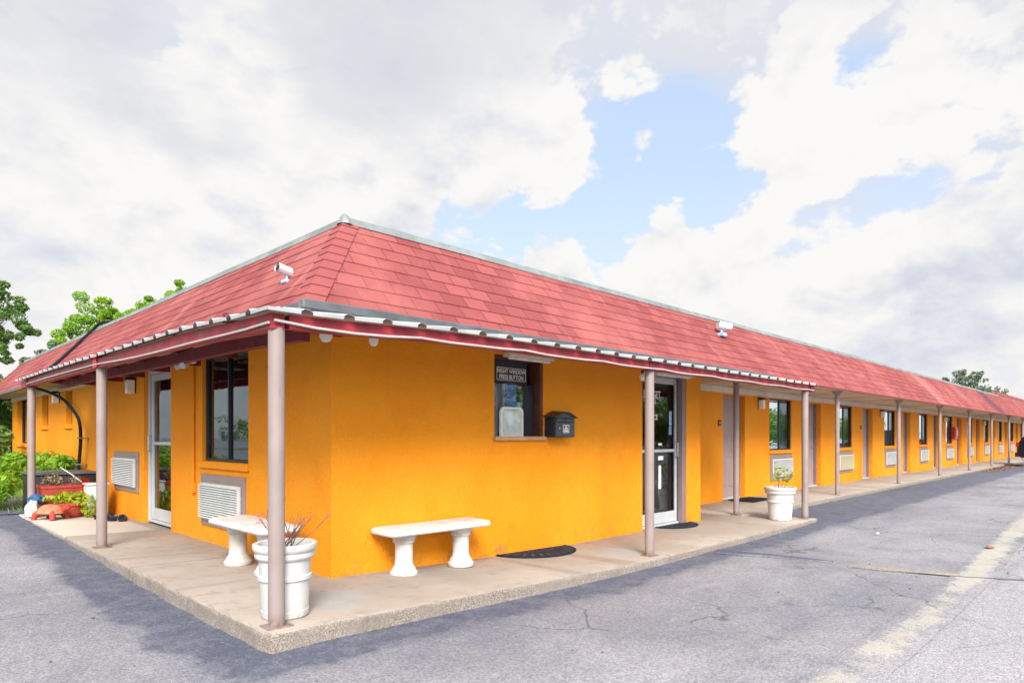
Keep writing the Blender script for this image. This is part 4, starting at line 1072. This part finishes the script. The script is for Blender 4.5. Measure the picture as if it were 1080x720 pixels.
# turtle
def turtle():
    t = thing('turtle_ornament', 'red clay turtle ornament with sandy shell on the porch edge', 'ornament', (2.02, 11.55, f0), R(-52)); t.scale = (.9, .9, .9)
    b = BM(); n = 28; rings = []
    for q, (r_, z) in enumerate(((.17, .10), (.205, .105), (.20, .125), (.185, .15), (.15, .195), (.10, .228), (.05, .243), (.0001, .247))):
        rings.append([b.verts.new((1.18*r_*math.cos(2*math.pi*k/n), .92*r_*math.sin(2*math.pi*k/n), z+.006*math.cos(6*2*math.pi*k/n)*(q in (3, 4, 5)))) for k in range(n)])
    for u, v in zip(rings, rings[1:]):
        for k in range(n): b.faces.new((u[k], u[(k+1) % n], v[(k+1) % n], v[k]))
    b.faces.new(rings[0][::-1]); obj('shell', b, 'shell', t)
    b = BM()
    lathe(b, [(.0, .07), (.14, .075), (.17, .10), (.15, .12), (0, .13)], 20, (0, 0, 0), 1.1, .85)
    for sx, sy in ((1, 1), (1, -1), (-1, 1), (-1, -1)):
        tube(b, [(sx*.12, sy*.10, .12), (sx*.16, sy*.14, .07), (sx*.165, sy*.15, .02), (sx*.17, sy*.155, .0)], [.05, .045, .04, .042], 12)
    tube(b, [(.15, 0, .12), (.22, 0, .15), (.27, 0, .185), (.315, 0, .19), (.345, 0, .18)], [.05, .042, .045, .048, .02], 14)
    tube(b, [(-.18, 0, .10), (-.235, 0, .085), (-.27, 0, .06)], [.03, .018, .004], 8)
    obj('body', b, 'terra', t)
    for sy in (-1, 1):
        b = BM(); lathe(b, [(0, -.007), (.007, 0), (0, .007)], 10, (.315, sy*.042, .205)); obj('eye', b, 'black', t)
    return t
turtle()
# blue and white bag at the far column
t = thing('bag', 'white bag with a blue cloth tied round the foot of the farthest side column', 'bag', (1.86, 12.0, f0))
b = BM(); rg = random.Random(3)
r = bmesh.ops.create_icosphere(b, subdivisions=3, radius=1.)
for v in r['verts']:
    d = 1+.25*mnoise.noise(v.co*1.8); v.co = Vector((v.co.x*.09*d, v.co.y*.10*d, max(-.5, v.co.z)*.16*d))
b.transform(Matrix.Translation((1.86, 11.95, f0+.10))); wpart('sack', b, 'plastic', t)
b = BM(); r = bmesh.ops.create_icosphere(b, subdivisions=3, radius=1.)
for v in r['verts']:
    d = 1+.35*mnoise.noise(v.co*2.3+Vector((4, 0, 0))); v.co = Vector((v.co.x*.11*d, v.co.y*.12*d, v.co.z*.08*d))
b.transform(Matrix.Translation((1.93, 12.08, f0+.26))); wpart('cloth', b, 'blue', t)
# slippers by the wall
def slipper():
    t = thing('slipper', '', 'slipper')
    b = BM(); out = [(0, -.13), (.035, -.12), (.045, -.07), (.035, 0), (.048, .07), (.045, .115), (.02, .14), (-.02, .14), (-.045, .115), (-.048, .07), (-.035, 0), (-.045, -.07), (-.035, -.12)]
    prism(b, out, .001, .022); obj('sole', b, 'rubber', t)
    b = BM(); tube(b, [(-.045, .03, .015), (-.025, .06, .05), (0, .085, .055), (.025, .06, .05), (.045, .03, .015)], [.012, .014, .014, .014, .012], 8); obj('strap', b, 'black', t)
    return t
s0 = slipper(); SG = 'black slippers by the side door'
sl = [(2.72, 11.55, 20), (2.60, 11.25, -35), (2.74, 11.12, 75), (2.62, 10.90, 10), (2.76, 10.78, -15)]
labs = ['black slipper nearest the white bin', 'black slipper lying toward the kerb, askew', 'black slipper turned sideways against the wall', 'black slipper right of the others, away from the wall', 'rightmost black slipper against the wall under the air conditioner']
for k, ((x, y, a), lab) in enumerate(zip(sl, labs)):
    o = s0 if k == 0 else copy_tree(s0)
    o.location = (x, y, fl(x)+.001); o.rotation_euler.z = R(a); o.scale = (1.2, 1.2, 1.2); tag(o, lab, 'slipper', SG)

# ------------------------------------------------------------------ vegetation
def tree(name, label, base, H, crown, rg, leaf='leaf', size=.22, n_leaf=60, trunk_r=.16, cat='tree', group=None, sub=5):
    """crown: list of (x,y,z,r) clump centres relative to the base"""
    t = thing(name, label, cat, base, 0, group)
    b = BM(); top = Vector((rg.uniform(-.3, .3), rg.uniform(-.3, .3), H*.6))
    pts = [Vector((0, 0, -.2)), Vector((rg.uniform(-.1, .1), rg.uniform(-.1, .1), H*.2)), Vector((rg.uniform(-.2, .2), rg.uniform(-.2, .2), H*.4)), top]
    tube(b, pts, [trunk_r*1.25, trunk_r, trunk_r*.8, trunk_r*.5], 10)
    for c in crown:
        e = Vector(c[:3]); s = pts[1].lerp(top, rg.uniform(.4, 1.)); m_ = s.lerp(e, .55)+Vector((0, 0, -.08*(e-s).length))
        tube(b, [s, m_, e], [trunk_r*.34, trunk_r*.2, trunk_r*.06], 6)
    obj('trunk', b, 'bark', t)
    b = BM(); lay = b.verts.layers.float.new('tone')
    for c in crown:
        e = Vector(c[:3]); r_ = c[3]
        for q in range(sub):
            o_ = Vector((rg.gauss(0, .55), rg.gauss(0, .55), rg.gauss(0, .45)))*r_; rr = r_*rg.uniform(.22, .6)
            leaf_quads(b, lay, e+o_, n_leaf, (rr, rr, rr*.75), size, rg, rg.uniform(-.35, .35))
    obj('crown', b, leaf, t, sm_=False, fix=False)
    return t
def crown_gen(rg, n, w, z0, z1, r):
    out = []
    for i in range(n):
        a = rg.uniform(0, 6.28); q = rg.random()**.5; z = rg.uniform(z0, z1); k = 1-.45*abs((z-(z0+z1)/2)/((z1-z0)/2+1e-6))
        out.append((q*w*k*math.cos(a), q*w*k*math.sin(a), z, r*rg.uniform(.7, 1.2)))
    return out
rg = random.Random(11)
SUN_AZ = math.atan2(-.80, -.60); SUN_EL = R(36)
# tree at the left edge of the picture, beyond the building
tree('tree', 'tall loose green tree beyond the left end of the motel', (2.75, 38.9, -.3), 9.5,
     [(2.0, 0, 8.3, .7), (2.6, 0, 7.9, .7), (2.3, 0, 7.2, .8), (3.0, 0, 6.9, .55), (2.5, 0, 6.3, .6), (2.0, 0, 5.7, .5), (1.5, 0, 8.9, .6), (-2.6, -.5, 7.4, 1.3), (-1.6, .4, 8.6, 1.3), (-.4, 0, 8.2, 1.4), (.6, .3, 8.9, 1.0), (1.1, -.3, 7.9, .9), (1.7, 0, 7.0, .8), (2.3, .2, 6.5, .6), (.3, .2, 6.8, 1.0), (-.8, 0, 6.4, 1.1), (.6, .1, 5.7, .7), (1.0, 0, 5.0, .55), (-.3, 0, 5.0, .8), (-1.8, 0, 5.8, 1.), (-2.9, .3, 6.3, 1.)], rg, 'leaf', .10, 150, .17, group='trees round the motel', sub=6)
tree('tree', 'hazy grey green tree low behind the left end wall', (5.2, 46., .1), 6.5, crown_gen(rg, 14, 2.2, 1.6, 4.2, .9), rg, 'leafgrey', .22, 60, .15, group='trees round the motel')
tree('tree', 'bright green bushy tree behind the roof beside the black hose', (11.0, 47.5, .1), 10.0,
     [(-1.8, 0, 7.2, .9), (-1.1, 0, 8.0, 1.), (-.3, 0, 8.9, 1.), (.3, 0, 9.3, .9), (.9, 0, 8.8, .9), (.2, 0, 7.8, 1.2), (1.7, 0, 8.4, .8), (-.9, .5, 6.8, 1.), (1.0, .5, 7.2, 1.1), (-2.0, 0, 6.4, .9), (0, 0, 10.0, .35)], rg, 'leafbright', .115, 230, .18, group='trees round the motel', sub=6)
tree('tree', 'lower green tree behind the roof ridge, right of the hose', (13.8, 44.5, .1), 10.5,
     [(-3.4, 0, 7.5, .8), (-2.8, .4, 8.0, .9), (-2.0, 0, 8.6, .7), (-1.6, 0, 8.3, .8), (-.8, 0, 8.9, .9), (0, 0, 9.6, .9), (.8, 0, 10.2, .9), (1.5, 0, 10.4, .7), (2.1, 0, 10.6, .5), (.4, 0, 9.0, 1.1), (1.4, 0, 9.5, .9), (-2.4, 0, 8.2, .6)], rg, 'leafbright', .115, 210, .18, group='trees round the motel', sub=6)
tree('tree', 'thin feathery treetop just left of the bright tree over the roof', (7.8, 46., .1), 7.0, [(0, 0, 6.1, .5), (.5, 0, 6.4, .5), (-.6, 0, 5.7, .5), (1.0, 0, 6.0, .4)], rg, 'leafgrey', .2, 30, .10, group='trees round the motel')
tree('tree', 'dark feathery tree rising behind the far end of the wing roof', (97.5, 15.3, .1), 10.6,
     [(-.6, 1.6, 9.2, .75), (-.3, 1.3, 8.2, 1.0), (.2, .9, 7.4, 1.1), (0, .2, 8.4, .8), (.2, -.2, 9.0, .55), (.3, -.5, 7.3, .9), (.4, -1.3, 6.8, .9), (.3, -2.2, 6.6, .7), (.5, -2.6, 5.8, .7), (.2, 1.9, 7.1, .7), (0, 0, 6.3, 1.2), (0, -1.8, 5.6, 1.)], rg, 'leafgrey', .22, 22, .2, group='trees round the motel', sub=11)
tree('tree', 'small treetop peeping over the wing roof left of the feathery tree', (97., 18.8, .1), 8.7, [(0, .4, 8.3, .55), (.2, -.2, 7.9, .55), (0, .1, 7.2, .7), (.3, -.8, 7.0, .5)], rg, 'leafgrey', .25, 45, .14, group='trees round the motel')
def shrub(name, label, base, clumps, leaf, size, n, rg, group='shrubs at the left end of the porch'):
    t = thing(name, label, 'shrub', base, 0, group)
    b = BM(); twigs(b, (0, 0, -.05), 8, max(c[2] for c in clumps)*.9, .8, rg, .012); obj('stems', b, 'twig', t)
    b = BM(); lay = b.verts.layers.float.new('tone')
    for c in clumps: leaf_quads(b, lay, c[:3], n, (c[3], c[3], c[3]*.8), size, rg, rg.uniform(-.3, .3))
    obj('leaves', b, leaf, t, sm_=False, fix=False); return t
g0 = .22
shrub('shrub', 'bright green leafy shrub against the wall behind the black tank', (2.5, 14.4, g0), [(-.3, .1, .60, .3), (0, .3, .72, .3), (.1, -.2, .66, .28), (-.1, .6, .55, .3), (.2, .9, .62, .25), (-.4, .6, .8, .18), (.15, -.55, .74, .16)], 'leafbright', .075, 190, rg)
shrub('shrub', 'spreading lime green shrub left of the farthest side column', (1.55, 14.1, g0), [(-.2, 0, .45, .34), (.1, .2, .6, .32), (-.5, .3, .5, .34), (0, -.4, .3, .3), (.2, -.3, .42, .26), (-.3, -.5, .25, .3), (.15, .6, .72, .25), (-.7, 0, .35, .3)], 'leafbright', .075, 230, rg)
shrub('shrub', 'low lime green shrub at the left edge of the picture', (.6, 14.9, g0), [(0, 0, .5, .42), (.4, .3, .62, .36), (-.4, .2, .5, .4), (.6, -.3, .3, .34), (.1, -.6, .25, .34), (.7, .6, .8, .3), (-.3, -.4, .3, .35)], 'leafbright', .085, 230, rg)
shrub('shrub', 'tall dark green bush past the far corner of the left wall', (2.1, 22.5, g0), [(0, 0, .8, .8), (.5, .4, 1.5, .7), (-.5, .2, 1.3, .7), (.2, 0, 2.0, .6), (-.3, .4, 2.3, .55), (.7, .9, .9, .7), (-1., 0, .7, .7), (.5, .6, 2.5, .5), (.95, 1.2, 1.9, .5)], 'leaf', .14, 260, rg)
shrub('shrub', 'mid green bush with reddish gaps behind the low shrubs', (1.7, 19.0, g0), [(0, 0, .5, .5), (.4, .3, .8, .45), (-.5, .1, .7, .5), (.5, -.3, .45, .4), (-.9, .2, .5, .5), (0, .5, 1.1, .4), (.6, .4, 1.2, .35)], 'leaf', .11, 240, rg)
# tufts at the kerb end
b = BM(); lay = b.verts.layers.float.new('tone')
for i in range(1500):
    x = rg.uniform(-3, 2.7); y = 12.85+rg.uniform(0, 5)+max(0, (1.0-x))*.28
    z = gz(x, y)+.015; a = rg.uniform(0, 6.28); h = rg.uniform(.05, .17); w = .010
    d = Vector((math.cos(a), math.sin(a), 0)); p = Vector((x, y, z)); l = Vector((rg.gauss(0, .05), rg.gauss(0, .05), h))
    vs_ = [b.verts.new(p-d*w), b.verts.new(p+d*w), b.verts.new(p+l)]; tn = rg.random()
    for v in vs_: v[lay] = tn
    b.faces.new(vs_)
tag(obj('grass', b, 'leafbright', sm_=False, fix=False), 'short weedy grass beyond the left end of the porch', 'grass', kind='stuff')
# weeds in the kerb joint, dry leaves at the far kerb, litter
b = BM(); lay = b.verts.layers.float.new('tone')
for i in range(330):
    if i < 30: x, y = PX-.06+rg.uniform(-.05, .02), rg.choice((6.6, 7.4, 5.3))+rg.gauss(0, .12)
    elif i < 60: x, y = rg.choice((2.6, 7.1, 9.7))+rg.gauss(0, .12), PY-.05+rg.uniform(-.05, .02)
    else: x, y = rg.uniform(11, 30), 4.80+rg.uniform(-.04, .02)
    z = gz(x, y)+.01; a = rg.uniform(0, 6.28); d = Vector((math.cos(a), math.sin(a), 0)); p = Vector((x, y, z)); l = Vector((rg.gauss(0, .015), rg.gauss(0, .015), rg.uniform(.015, .05)))
    vs_ = [b.verts.new(p-d*.004), b.verts.new(p+d*.004), b.verts.new(p+l)]
    for v in vs_: v[lay] = rg.random()
    b.faces.new(vs_)
tag(obj('weeds', b, 'leaf', sm_=False, fix=False), 'sparse tiny weeds along the kerb joint', 'weeds', kind='stuff')
b = BM()
for i in range(420):
    x = 31+rg.random()**.8*9; y = 4.78-abs(rg.gauss(0, .32)); s = rg.uniform(.03, .09); a = rg.uniform(0, 6.28); z = gz(x, y)+.02
    d = Vector((math.cos(a), math.sin(a), rg.uniform(-.3, .3)))*s; e = Vector((-math.sin(a), math.cos(a), rg.uniform(-.3, .3)))*s*.5; p = Vector((x, y, z+.01))
    quad(b, p-d, p-e, p+d, p+e)
tag(obj('dry_leaves', b, 'leafdry', sm_=False, fix=False), 'drift of dry brown leaves along the far walkway kerb', 'dry leaves', kind='stuff')
b = BM()
for i in range(110):
    x = rg.uniform(-2, 14); y = rg.uniform(.5, 3.7) if rg.random() < .8 else 3.75+rg.uniform(-.2, .05)
    if x < 1.7: y = rg.uniform(2, 11)
    s = rg.uniform(.004, .011); z = gz(x, y)+.012*mnoise.noise(Vector((x*.6, y*.6, 0)))+s*.5
    r = bmesh.ops.create_icosphere(b, subdivisions=1, radius=s, matrix=Matrix.Translation((x, y, z)) @ Matrix.Diagonal((1.2, .9, .7, 1)))
tag(obj('gravel', b, 'overlay', sm_=False, fix=False), 'scattered loose dark grit on the asphalt', 'grit', kind='stuff')
def leaf_litter(x, y, s, m, label):
    b_ = BM(); z = gz(x, y)+.03; n = 10
    c = b_.verts.new((x, y, z+.012)); ring = [b_.verts.new((x+s*math.cos(2*math.pi*k/n)*(1 if k % 2 else .62), y+s*.7*math.sin(2*math.pi*k/n)*(1 if k % 2 else .62), z+.008*math.sin(k*1.9))) for k in range(n)]
    for k in range(n): b_.faces.new((c, ring[k], ring[(k+1) % n]))
    tag(obj('fallen_leaf', b_, m, sm_=False), label, 'leaf', 'litter on the asphalt')
leaf_litter(9.95, 1.42, .10, 'leafdry', 'single rust brown leaf lying on the painted line')
leaf_litter(10.2, 2.75, .045, 'letter', 'tiny white scrap lying on the asphalt beyond the yellow bump')

# ------------------------------------------------------------------ dark car at the right edge, backed up to the walkway
t = thing('parked_car', 'black car backed up to the walkway at the right edge of the picture', 'car', (38.2, 2.2, .06))
cx = 38.2; zb = gz(cx, 2)
def car_y(y): return y
prof = [(4.28, .50), (4.34, .62), (4.33, .95), (4.27, 1.12), (4.22, 1.20), (3.98, 1.52), (3.78, 1.66), (3.3, 1.72), (2.2, 1.72), (1.75, 1.66), (1.05, 1.16), (.9, 1.10), (.2, 1.0), (.05, .85), (.0, .6), (.06, .42), (4.2, .42)]
b = BM(); secs = []
for u, k in ((-.90, .94), (-.88, .985), (-.74, 1.), (0, 1.01), (.74, 1.), (.88, .985), (.90, .94)):
    ring = []
    for y, z in prof:
        tum = max(0, z-1.12)*.34
        x = cx+u*(1-tum*.55) ; yy = 2.17+(y-2.17)*k; zz = .95+(z-.95)*(.97+.03*k)
        ring.append(b.verts.new((x, yy, zz+zb)))
    secs.append(ring)
for p0, p1 in zip(secs, secs[1:]):
    for k in range(len(prof)): b.faces.new((p0[k], p0[(k+1) % len(prof)], p1[(k+1) % len(prof)], p1[k]))
b.faces.new(secs[0]); b.faces.new(secs[-1][::-1]); wpart('body', b, 'carpaint', t, ang=30)
for side in (-1, 1):
    b = BM(); x = cx+side*.865
    pts = [(3.95, 1.20), (3.72, 1.55), (1.85, 1.58), (1.30, 1.18)]
    quad(b, *[(x-side*(z-1.12)*.19+side*.012, y, z+zb) for y, z in pts]); wpart('side_window', b, 'glassdark', t, sm_=False)
b = BM(); quad(b, (cx-.66, 4.215, 1.24+zb), (cx+.66, 4.215, 1.24+zb), (cx+.58, 3.99, 1.53+zb), (cx-.58, 3.99, 1.53+zb)); wpart('rear_window', b, 'glassdark', t, sm_=False)
for s in (-1, 1):
    b = BM(); box(b, cx+s*.80-.09, cx+s*.80+.09, 4.24, 4.36, .92+zb, 1.12+zb, .02); wpart('tail_light', b, 'taillight', t)
    for y in (3.35, .85):
        b = BM(); lathe(b, [(.20, -.10), (.31, -.11), (.335, -.08), (.335, .08), (.31, .11), (.20, .10)], 28); b.transform(Matrix.Translation((cx+s*.80, y, .335+zb)) @ Matrix.Rotation(R(90), 4, 'Y')); w_ = wpart('wheel', b, 'rubber', t)
        b = BM(); lathe(b, [(0, -.09), (.06, -.095), (.19, -.085), (.205, -.10), (.205, .10), (.19, .085), (.06, .095), (0, .09)], 20); b.transform(Matrix.Translation((cx+s*.80, y, .335+zb)) @ Matrix.Rotation(R(90), 4, 'Y')); wpart('rim', b, 'chrome', w_)
b = BM(); box(b, cx-.86, cx+.86, 4.20, 4.40, .46+zb, .66+zb, .04, seg=2); wpart('bumper', b, 'dark', t)

# ------------------------------------------------------------------ far woods across the lot (what the window panes mirror)
def woods(name, label, p0, p1, n, seed):
    g = random.Random(seed); b_ = BM(); lay_ = b_.verts.layers.float.new('tone'); p0, p1 = Vector(p0), Vector(p1)
    for i in range(n):
        c = p0.lerp(p1, g.random()); h = 5.5+3.*mnoise.noise(Vector((c.x*.08, c.y*.08, seed)))+g.uniform(-1, 1)
        z = g.uniform(.2, 1)*h
        leaf_quads(b_, lay_, (c.x+g.gauss(0, 1.2), c.y+g.gauss(0, 1.2), z), 40, (1.5, 1.5, 1.1), .42, g, g.uniform(-.4, .4))
    return tag(obj(name, b_, 'leaf', sm_=False, fix=False), label, 'woods', kind='stuff')
woods('woods', 'belt of green trees across the lot in front of the motel', (12, -22, 0), (190, -40, 0), 620, 3)
woods('woods', 'belt of green trees across the side lot', (-60, 30, -2.5), (-70, 190, -2.5), 240, 5)

# ------------------------------------------------------------------ sky, sun, camera
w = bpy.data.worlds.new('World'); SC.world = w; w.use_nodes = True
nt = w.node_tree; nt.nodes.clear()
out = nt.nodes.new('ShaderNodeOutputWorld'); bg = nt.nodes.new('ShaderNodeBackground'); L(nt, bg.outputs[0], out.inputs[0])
sky = nt.nodes.new('ShaderNodeTexSky'); sky.sky_type = 'NISHITA'; sky.sun_disc = False
sky.sun_elevation = SUN_EL; sky.sun_rotation = math.atan2(math.cos(SUN_AZ), math.sin(SUN_AZ)); sky.dust_density = 1.5; sky.air_density = 1.; sky.altitude = 10
BGS = .06; bg.inputs[1].default_value = BGS
tc = nt.nodes.new('ShaderNodeTexCoord').outputs['Generated']
nz = nt.nodes.new('ShaderNodeVectorMath'); nz.operation = 'NORMALIZE'; L(nt, tc, nz.inputs[0]); D = nz.outputs[0]
sp = nt.nodes.new('ShaderNodeSeparateXYZ'); L(nt, D, sp.inputs[0])
CAM_A = R(44.577)                                                # bearing the photograph looks along
def sky_at(px, py):                                              # bearing and elevation of a place in the sky
    az = CAM_A - math.atan2(px-540, 682.); el = math.atan2(460-py, math.hypot(px-540, 682.))
    return (math.cos(az)*math.cos(el), math.sin(az)*math.cos(el), math.sin(el))
def blob(vec, r0, r1):
    n = nt.nodes.new('ShaderNodeVectorMath'); n.operation = 'DISTANCE'; L(nt, D, n.inputs[0]); n.inputs[1].default_value = vec
    return maprange(nt, n.outputs['Value'], r0, r1, 1., 0.)
def blobs(base, lst):
    for (px, py, r0, r1, k) in lst: base = math_(nt, 'ADD', base, math_(nt, 'MULTIPLY', blob(sky_at(px, py), r0, r1), k))
    return base
def puff(loc, scale):
    """cauliflower cloud density: broad noise plus heaped rounded cells"""
    co_ = mapping(nt, D, (1, 1, 1.55), loc)
    wn = nt.nodes.new('ShaderNodeTexNoise'); wn.inputs['Scale'].default_value = scale*1.6; wn.inputs['Detail'].default_value = 6; L(nt, co_, wn.inputs['Vector'])
    wv = nt.nodes.new('ShaderNodeVectorMath'); wv.operation = 'MULTIPLY_ADD'; L(nt, wn.outputs['Color'], wv.inputs[0]); wv.inputs[1].default_value = (.16,)*3; L(nt, co_, wv.inputs[2])
    v = nt.nodes.new('ShaderNodeTexVoronoi'); v.feature = 'F1'; v.normalize = True
    v.inputs['Scale'].default_value = scale*2.6; v.inputs['Detail'].default_value = 3; v.inputs['Roughness'].default_value = .55
    L(nt, wv.outputs[0], v.inputs['Vector'])
    f = noise(nt, co_, scale, 8, .60, 0)
    q = math_(nt, 'ADD', math_(nt, 'MULTIPLY', f, .62), math_(nt, 'MULTIPLY', math_(nt, 'SUBTRACT', 1., v.outputs['Distance']), .38))
    return math_(nt, 'ADD', math_(nt, 'MULTIPLY', math_(nt, 'SUBTRACT', q, .50), 2.0), .55)
K = .158/BGS
blue = mixc(nt, .66, sky.outputs[0], (.60*K, .76*K, 1.0*K))
base = mixc(nt, maprange(nt, sp.outputs[2], .0, .45, .75, .05), blue, (.90*K, .93*K, .97*K))
# thin lavender veil nearly everywhere, torn open where the blue shows
veil = noise(nt, mapping(nt, D, (1, 1, 2.2), (2., 5., 1.)), 3.6, 9, .64, .3)
open_ = blobs(math_(nt, 'MULTIPLY', math_(nt, 'SUBTRACT', veil, .5), 1.5), [(640, 215, .03, .27, .62), (760, 200, .01, .17, .42), (520, 225, .01, .20, .45), (705, 140, .01, .12, .35), (430, 255, .01, .12, .3), (930, 195, .01, .13, .5), (915, 72, .01, .10, .5), (860, 95, .01, .06, .2), (1045, 175, .01, .13, .45), (1060, 300, .01, .12, .4), (850, 265, .01, .10, .3), (560, 330, .02, .2, .25), (300, 150, .01, .06, .2)])
vm = maprange(nt, open_, .12, .66, .94, .16)
base = mixc(nt, vm, base, mixc(nt, maprange(nt, sp.outputs[2], .0, .4), (.97*K, .97*K, .98*K), (.80*K, .825*K, .91*K)))
# heaped white cumulus
HOLES = [(650, 215, .02, .22, -.15), (760, 205, .01, .15, -.14), (530, 232, .01, .17, -.17), (705, 150, .01, .12, -.11), (930, 200, .01, .10, -.20), (915, 72, .01, .09, -.26), (1045, 180, .01, .11, -.18), (1060, 300, .01, .09, -.18), (850, 262, .01, .08, -.14),
         (870, 130, .02, .14, .22), (960, 310, .05, .26, .14), (415, 200, .02, .085, .26), (700, 265, .01, .08, .32), (760, 300, .02, .15, .20), (575, 285, .01, .08, .22), (685, 150, .003, .055, .22), (705, 208, .003, .05, .16), (590, 165, .01, .09, .22), (240, 205, .04, .18, .18), (80, 260, .05, .30, .14), (420, 120, .02, .10, .1), (240, 85, .02, .10, .2), (510, 165, .01, .1, .14)]
d0 = puff((0, 0, 0), 3.6); d1 = puff((-.012, -.012, .050), 3.6)
dens = blobs(d0, HOLES)
cm = maprange(nt, dens, .575, .655)
rel = math_(nt, 'MULTIPLY', math_(nt, 'SUBTRACT', d1, d0), 1.0)
low = noise(nt, mapping(nt, D, (1, 1, 1.8), (7.3, 2.2, 1.1)), 2.6, 8, .6, .2)
thick = maprange(nt, dens, .60, 1.0, 0., .10)
shade = math_(nt, 'ADD', math_(nt, 'ADD', rel, math_(nt, 'MULTIPLY', low, .47)), thick)
shade = blobs(shade, [(430, 240, .01, .07, .12), (960, 345, .04, .18, .06), (1030, 255, .03, .14, .10), (780, 365, .03, .14, .05), (850, 230, .06, .26, -.10), (880, 140, .03, .14, -.12), (250, 230, .06, .30, -.08), (420, 185, .01, .05, -.10), (590, 160, .02, .08, -.10)])
ccol = ramp(nt, shade, [(.20, (1.04*K, 1.03*K, 1.01*K)), (.30, (.985*K, .98*K, .97*K)), (.40, (.89*K, .90*K, .94*K)), (.56, (.74*K, .765*K, .86*K))])
skyc = mixc(nt, cm, base, ccol)
# soft grey stratus overhead and to the left
st = noise(nt, mapping(nt, D, (1, 1, 1.9), (4.4, 8.1, 2.7)), 2.2, 9, .60, .5)
sm_ = blobs(st, [(60, 120, .1, .42, .20), (215, 130, .02, .10, .22), (560, 50, .08, .38, .19), (440, 110, .03, .16, .05), (330, 230, .03, .16, -.16), (820, 20, .05, .3, .14), (1060, 50, .05, .25, .16), (0, 0, .1, .5, .1),
        (230, 80, .03, .12, -.30), (300, 10, .02, .2, -.10), (190, 180, .03, .12, -.16), (640, 230, .1, .3, -.25), (900, 170, .1, .28, -.25), (120, 280, .1, .3, -.25), (480, 200, .05, .2, -.15)])
sm_ = math_(nt, 'ADD', sm_, maprange(nt, sp.outputs[2], .18, .5, -.22, .06))
stm = maprange(nt, sm_, .49, .72, 0, .80)
stc = ramp(nt, math_(nt, 'ADD', math_(nt, 'MULTIPLY', veil, .5), math_(nt, 'MULTIPLY', sm_, .45)), [(.36, (.97*K, .97*K, .97*K)), (.54, (.83*K, .84*K, .88*K)), (.80, (.66*K, .68*K, .76*K))])
skyc = mixc(nt, stm, skyc, stc)
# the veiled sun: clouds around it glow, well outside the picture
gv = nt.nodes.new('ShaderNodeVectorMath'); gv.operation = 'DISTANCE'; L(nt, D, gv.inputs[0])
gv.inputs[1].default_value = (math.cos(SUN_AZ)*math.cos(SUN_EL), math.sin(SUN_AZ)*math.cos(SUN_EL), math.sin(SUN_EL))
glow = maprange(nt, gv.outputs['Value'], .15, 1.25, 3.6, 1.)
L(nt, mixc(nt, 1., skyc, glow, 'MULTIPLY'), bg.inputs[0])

ld_ = bpy.data.lights.new('sun', 'SUN'); ld_.energy = .95; ld_.angle = R(22); ld_.color = (1., .955, .88)
so = bpy.data.objects.new('sun', ld_); COL.objects.link(so)
sd = Vector((math.cos(SUN_AZ)*math.cos(SUN_EL), math.sin(SUN_AZ)*math.cos(SUN_EL), math.sin(SUN_EL)))
so.rotation_euler = sd.to_track_quat('Z', 'Y').to_euler(); so.location = (0, 0, 20)

cam = bpy.data.cameras.new('camera'); co = bpy.data.objects.new('camera', cam); COL.objects.link(co)
co.location = (0, 0, 1.45); co.rotation_euler = (R(90), 0, CAM_A-R(90))
cam.sensor_width = 36; cam.lens = 682/1080*36; cam.shift_y = 100/1080; cam.clip_start = .05; cam.clip_end = 2000
SC.camera = co
w.cycles.sampling_method = 'MANUAL'; w.cycles.sample_map_resolution = 256
vs_ = SC.view_settings; vs_.view_transform = 'Standard'; vs_.look = 'None'; vs_.gamma = 1; vs_.use_curve_mapping = False; vs_.exposure = 2.55
SC.display_settings.display_device = 'sRGB'
SC.cycles.use_denoising = True
SC.cycles.max_bounces = 8; SC.cycles.transparent_max_bounces = 12
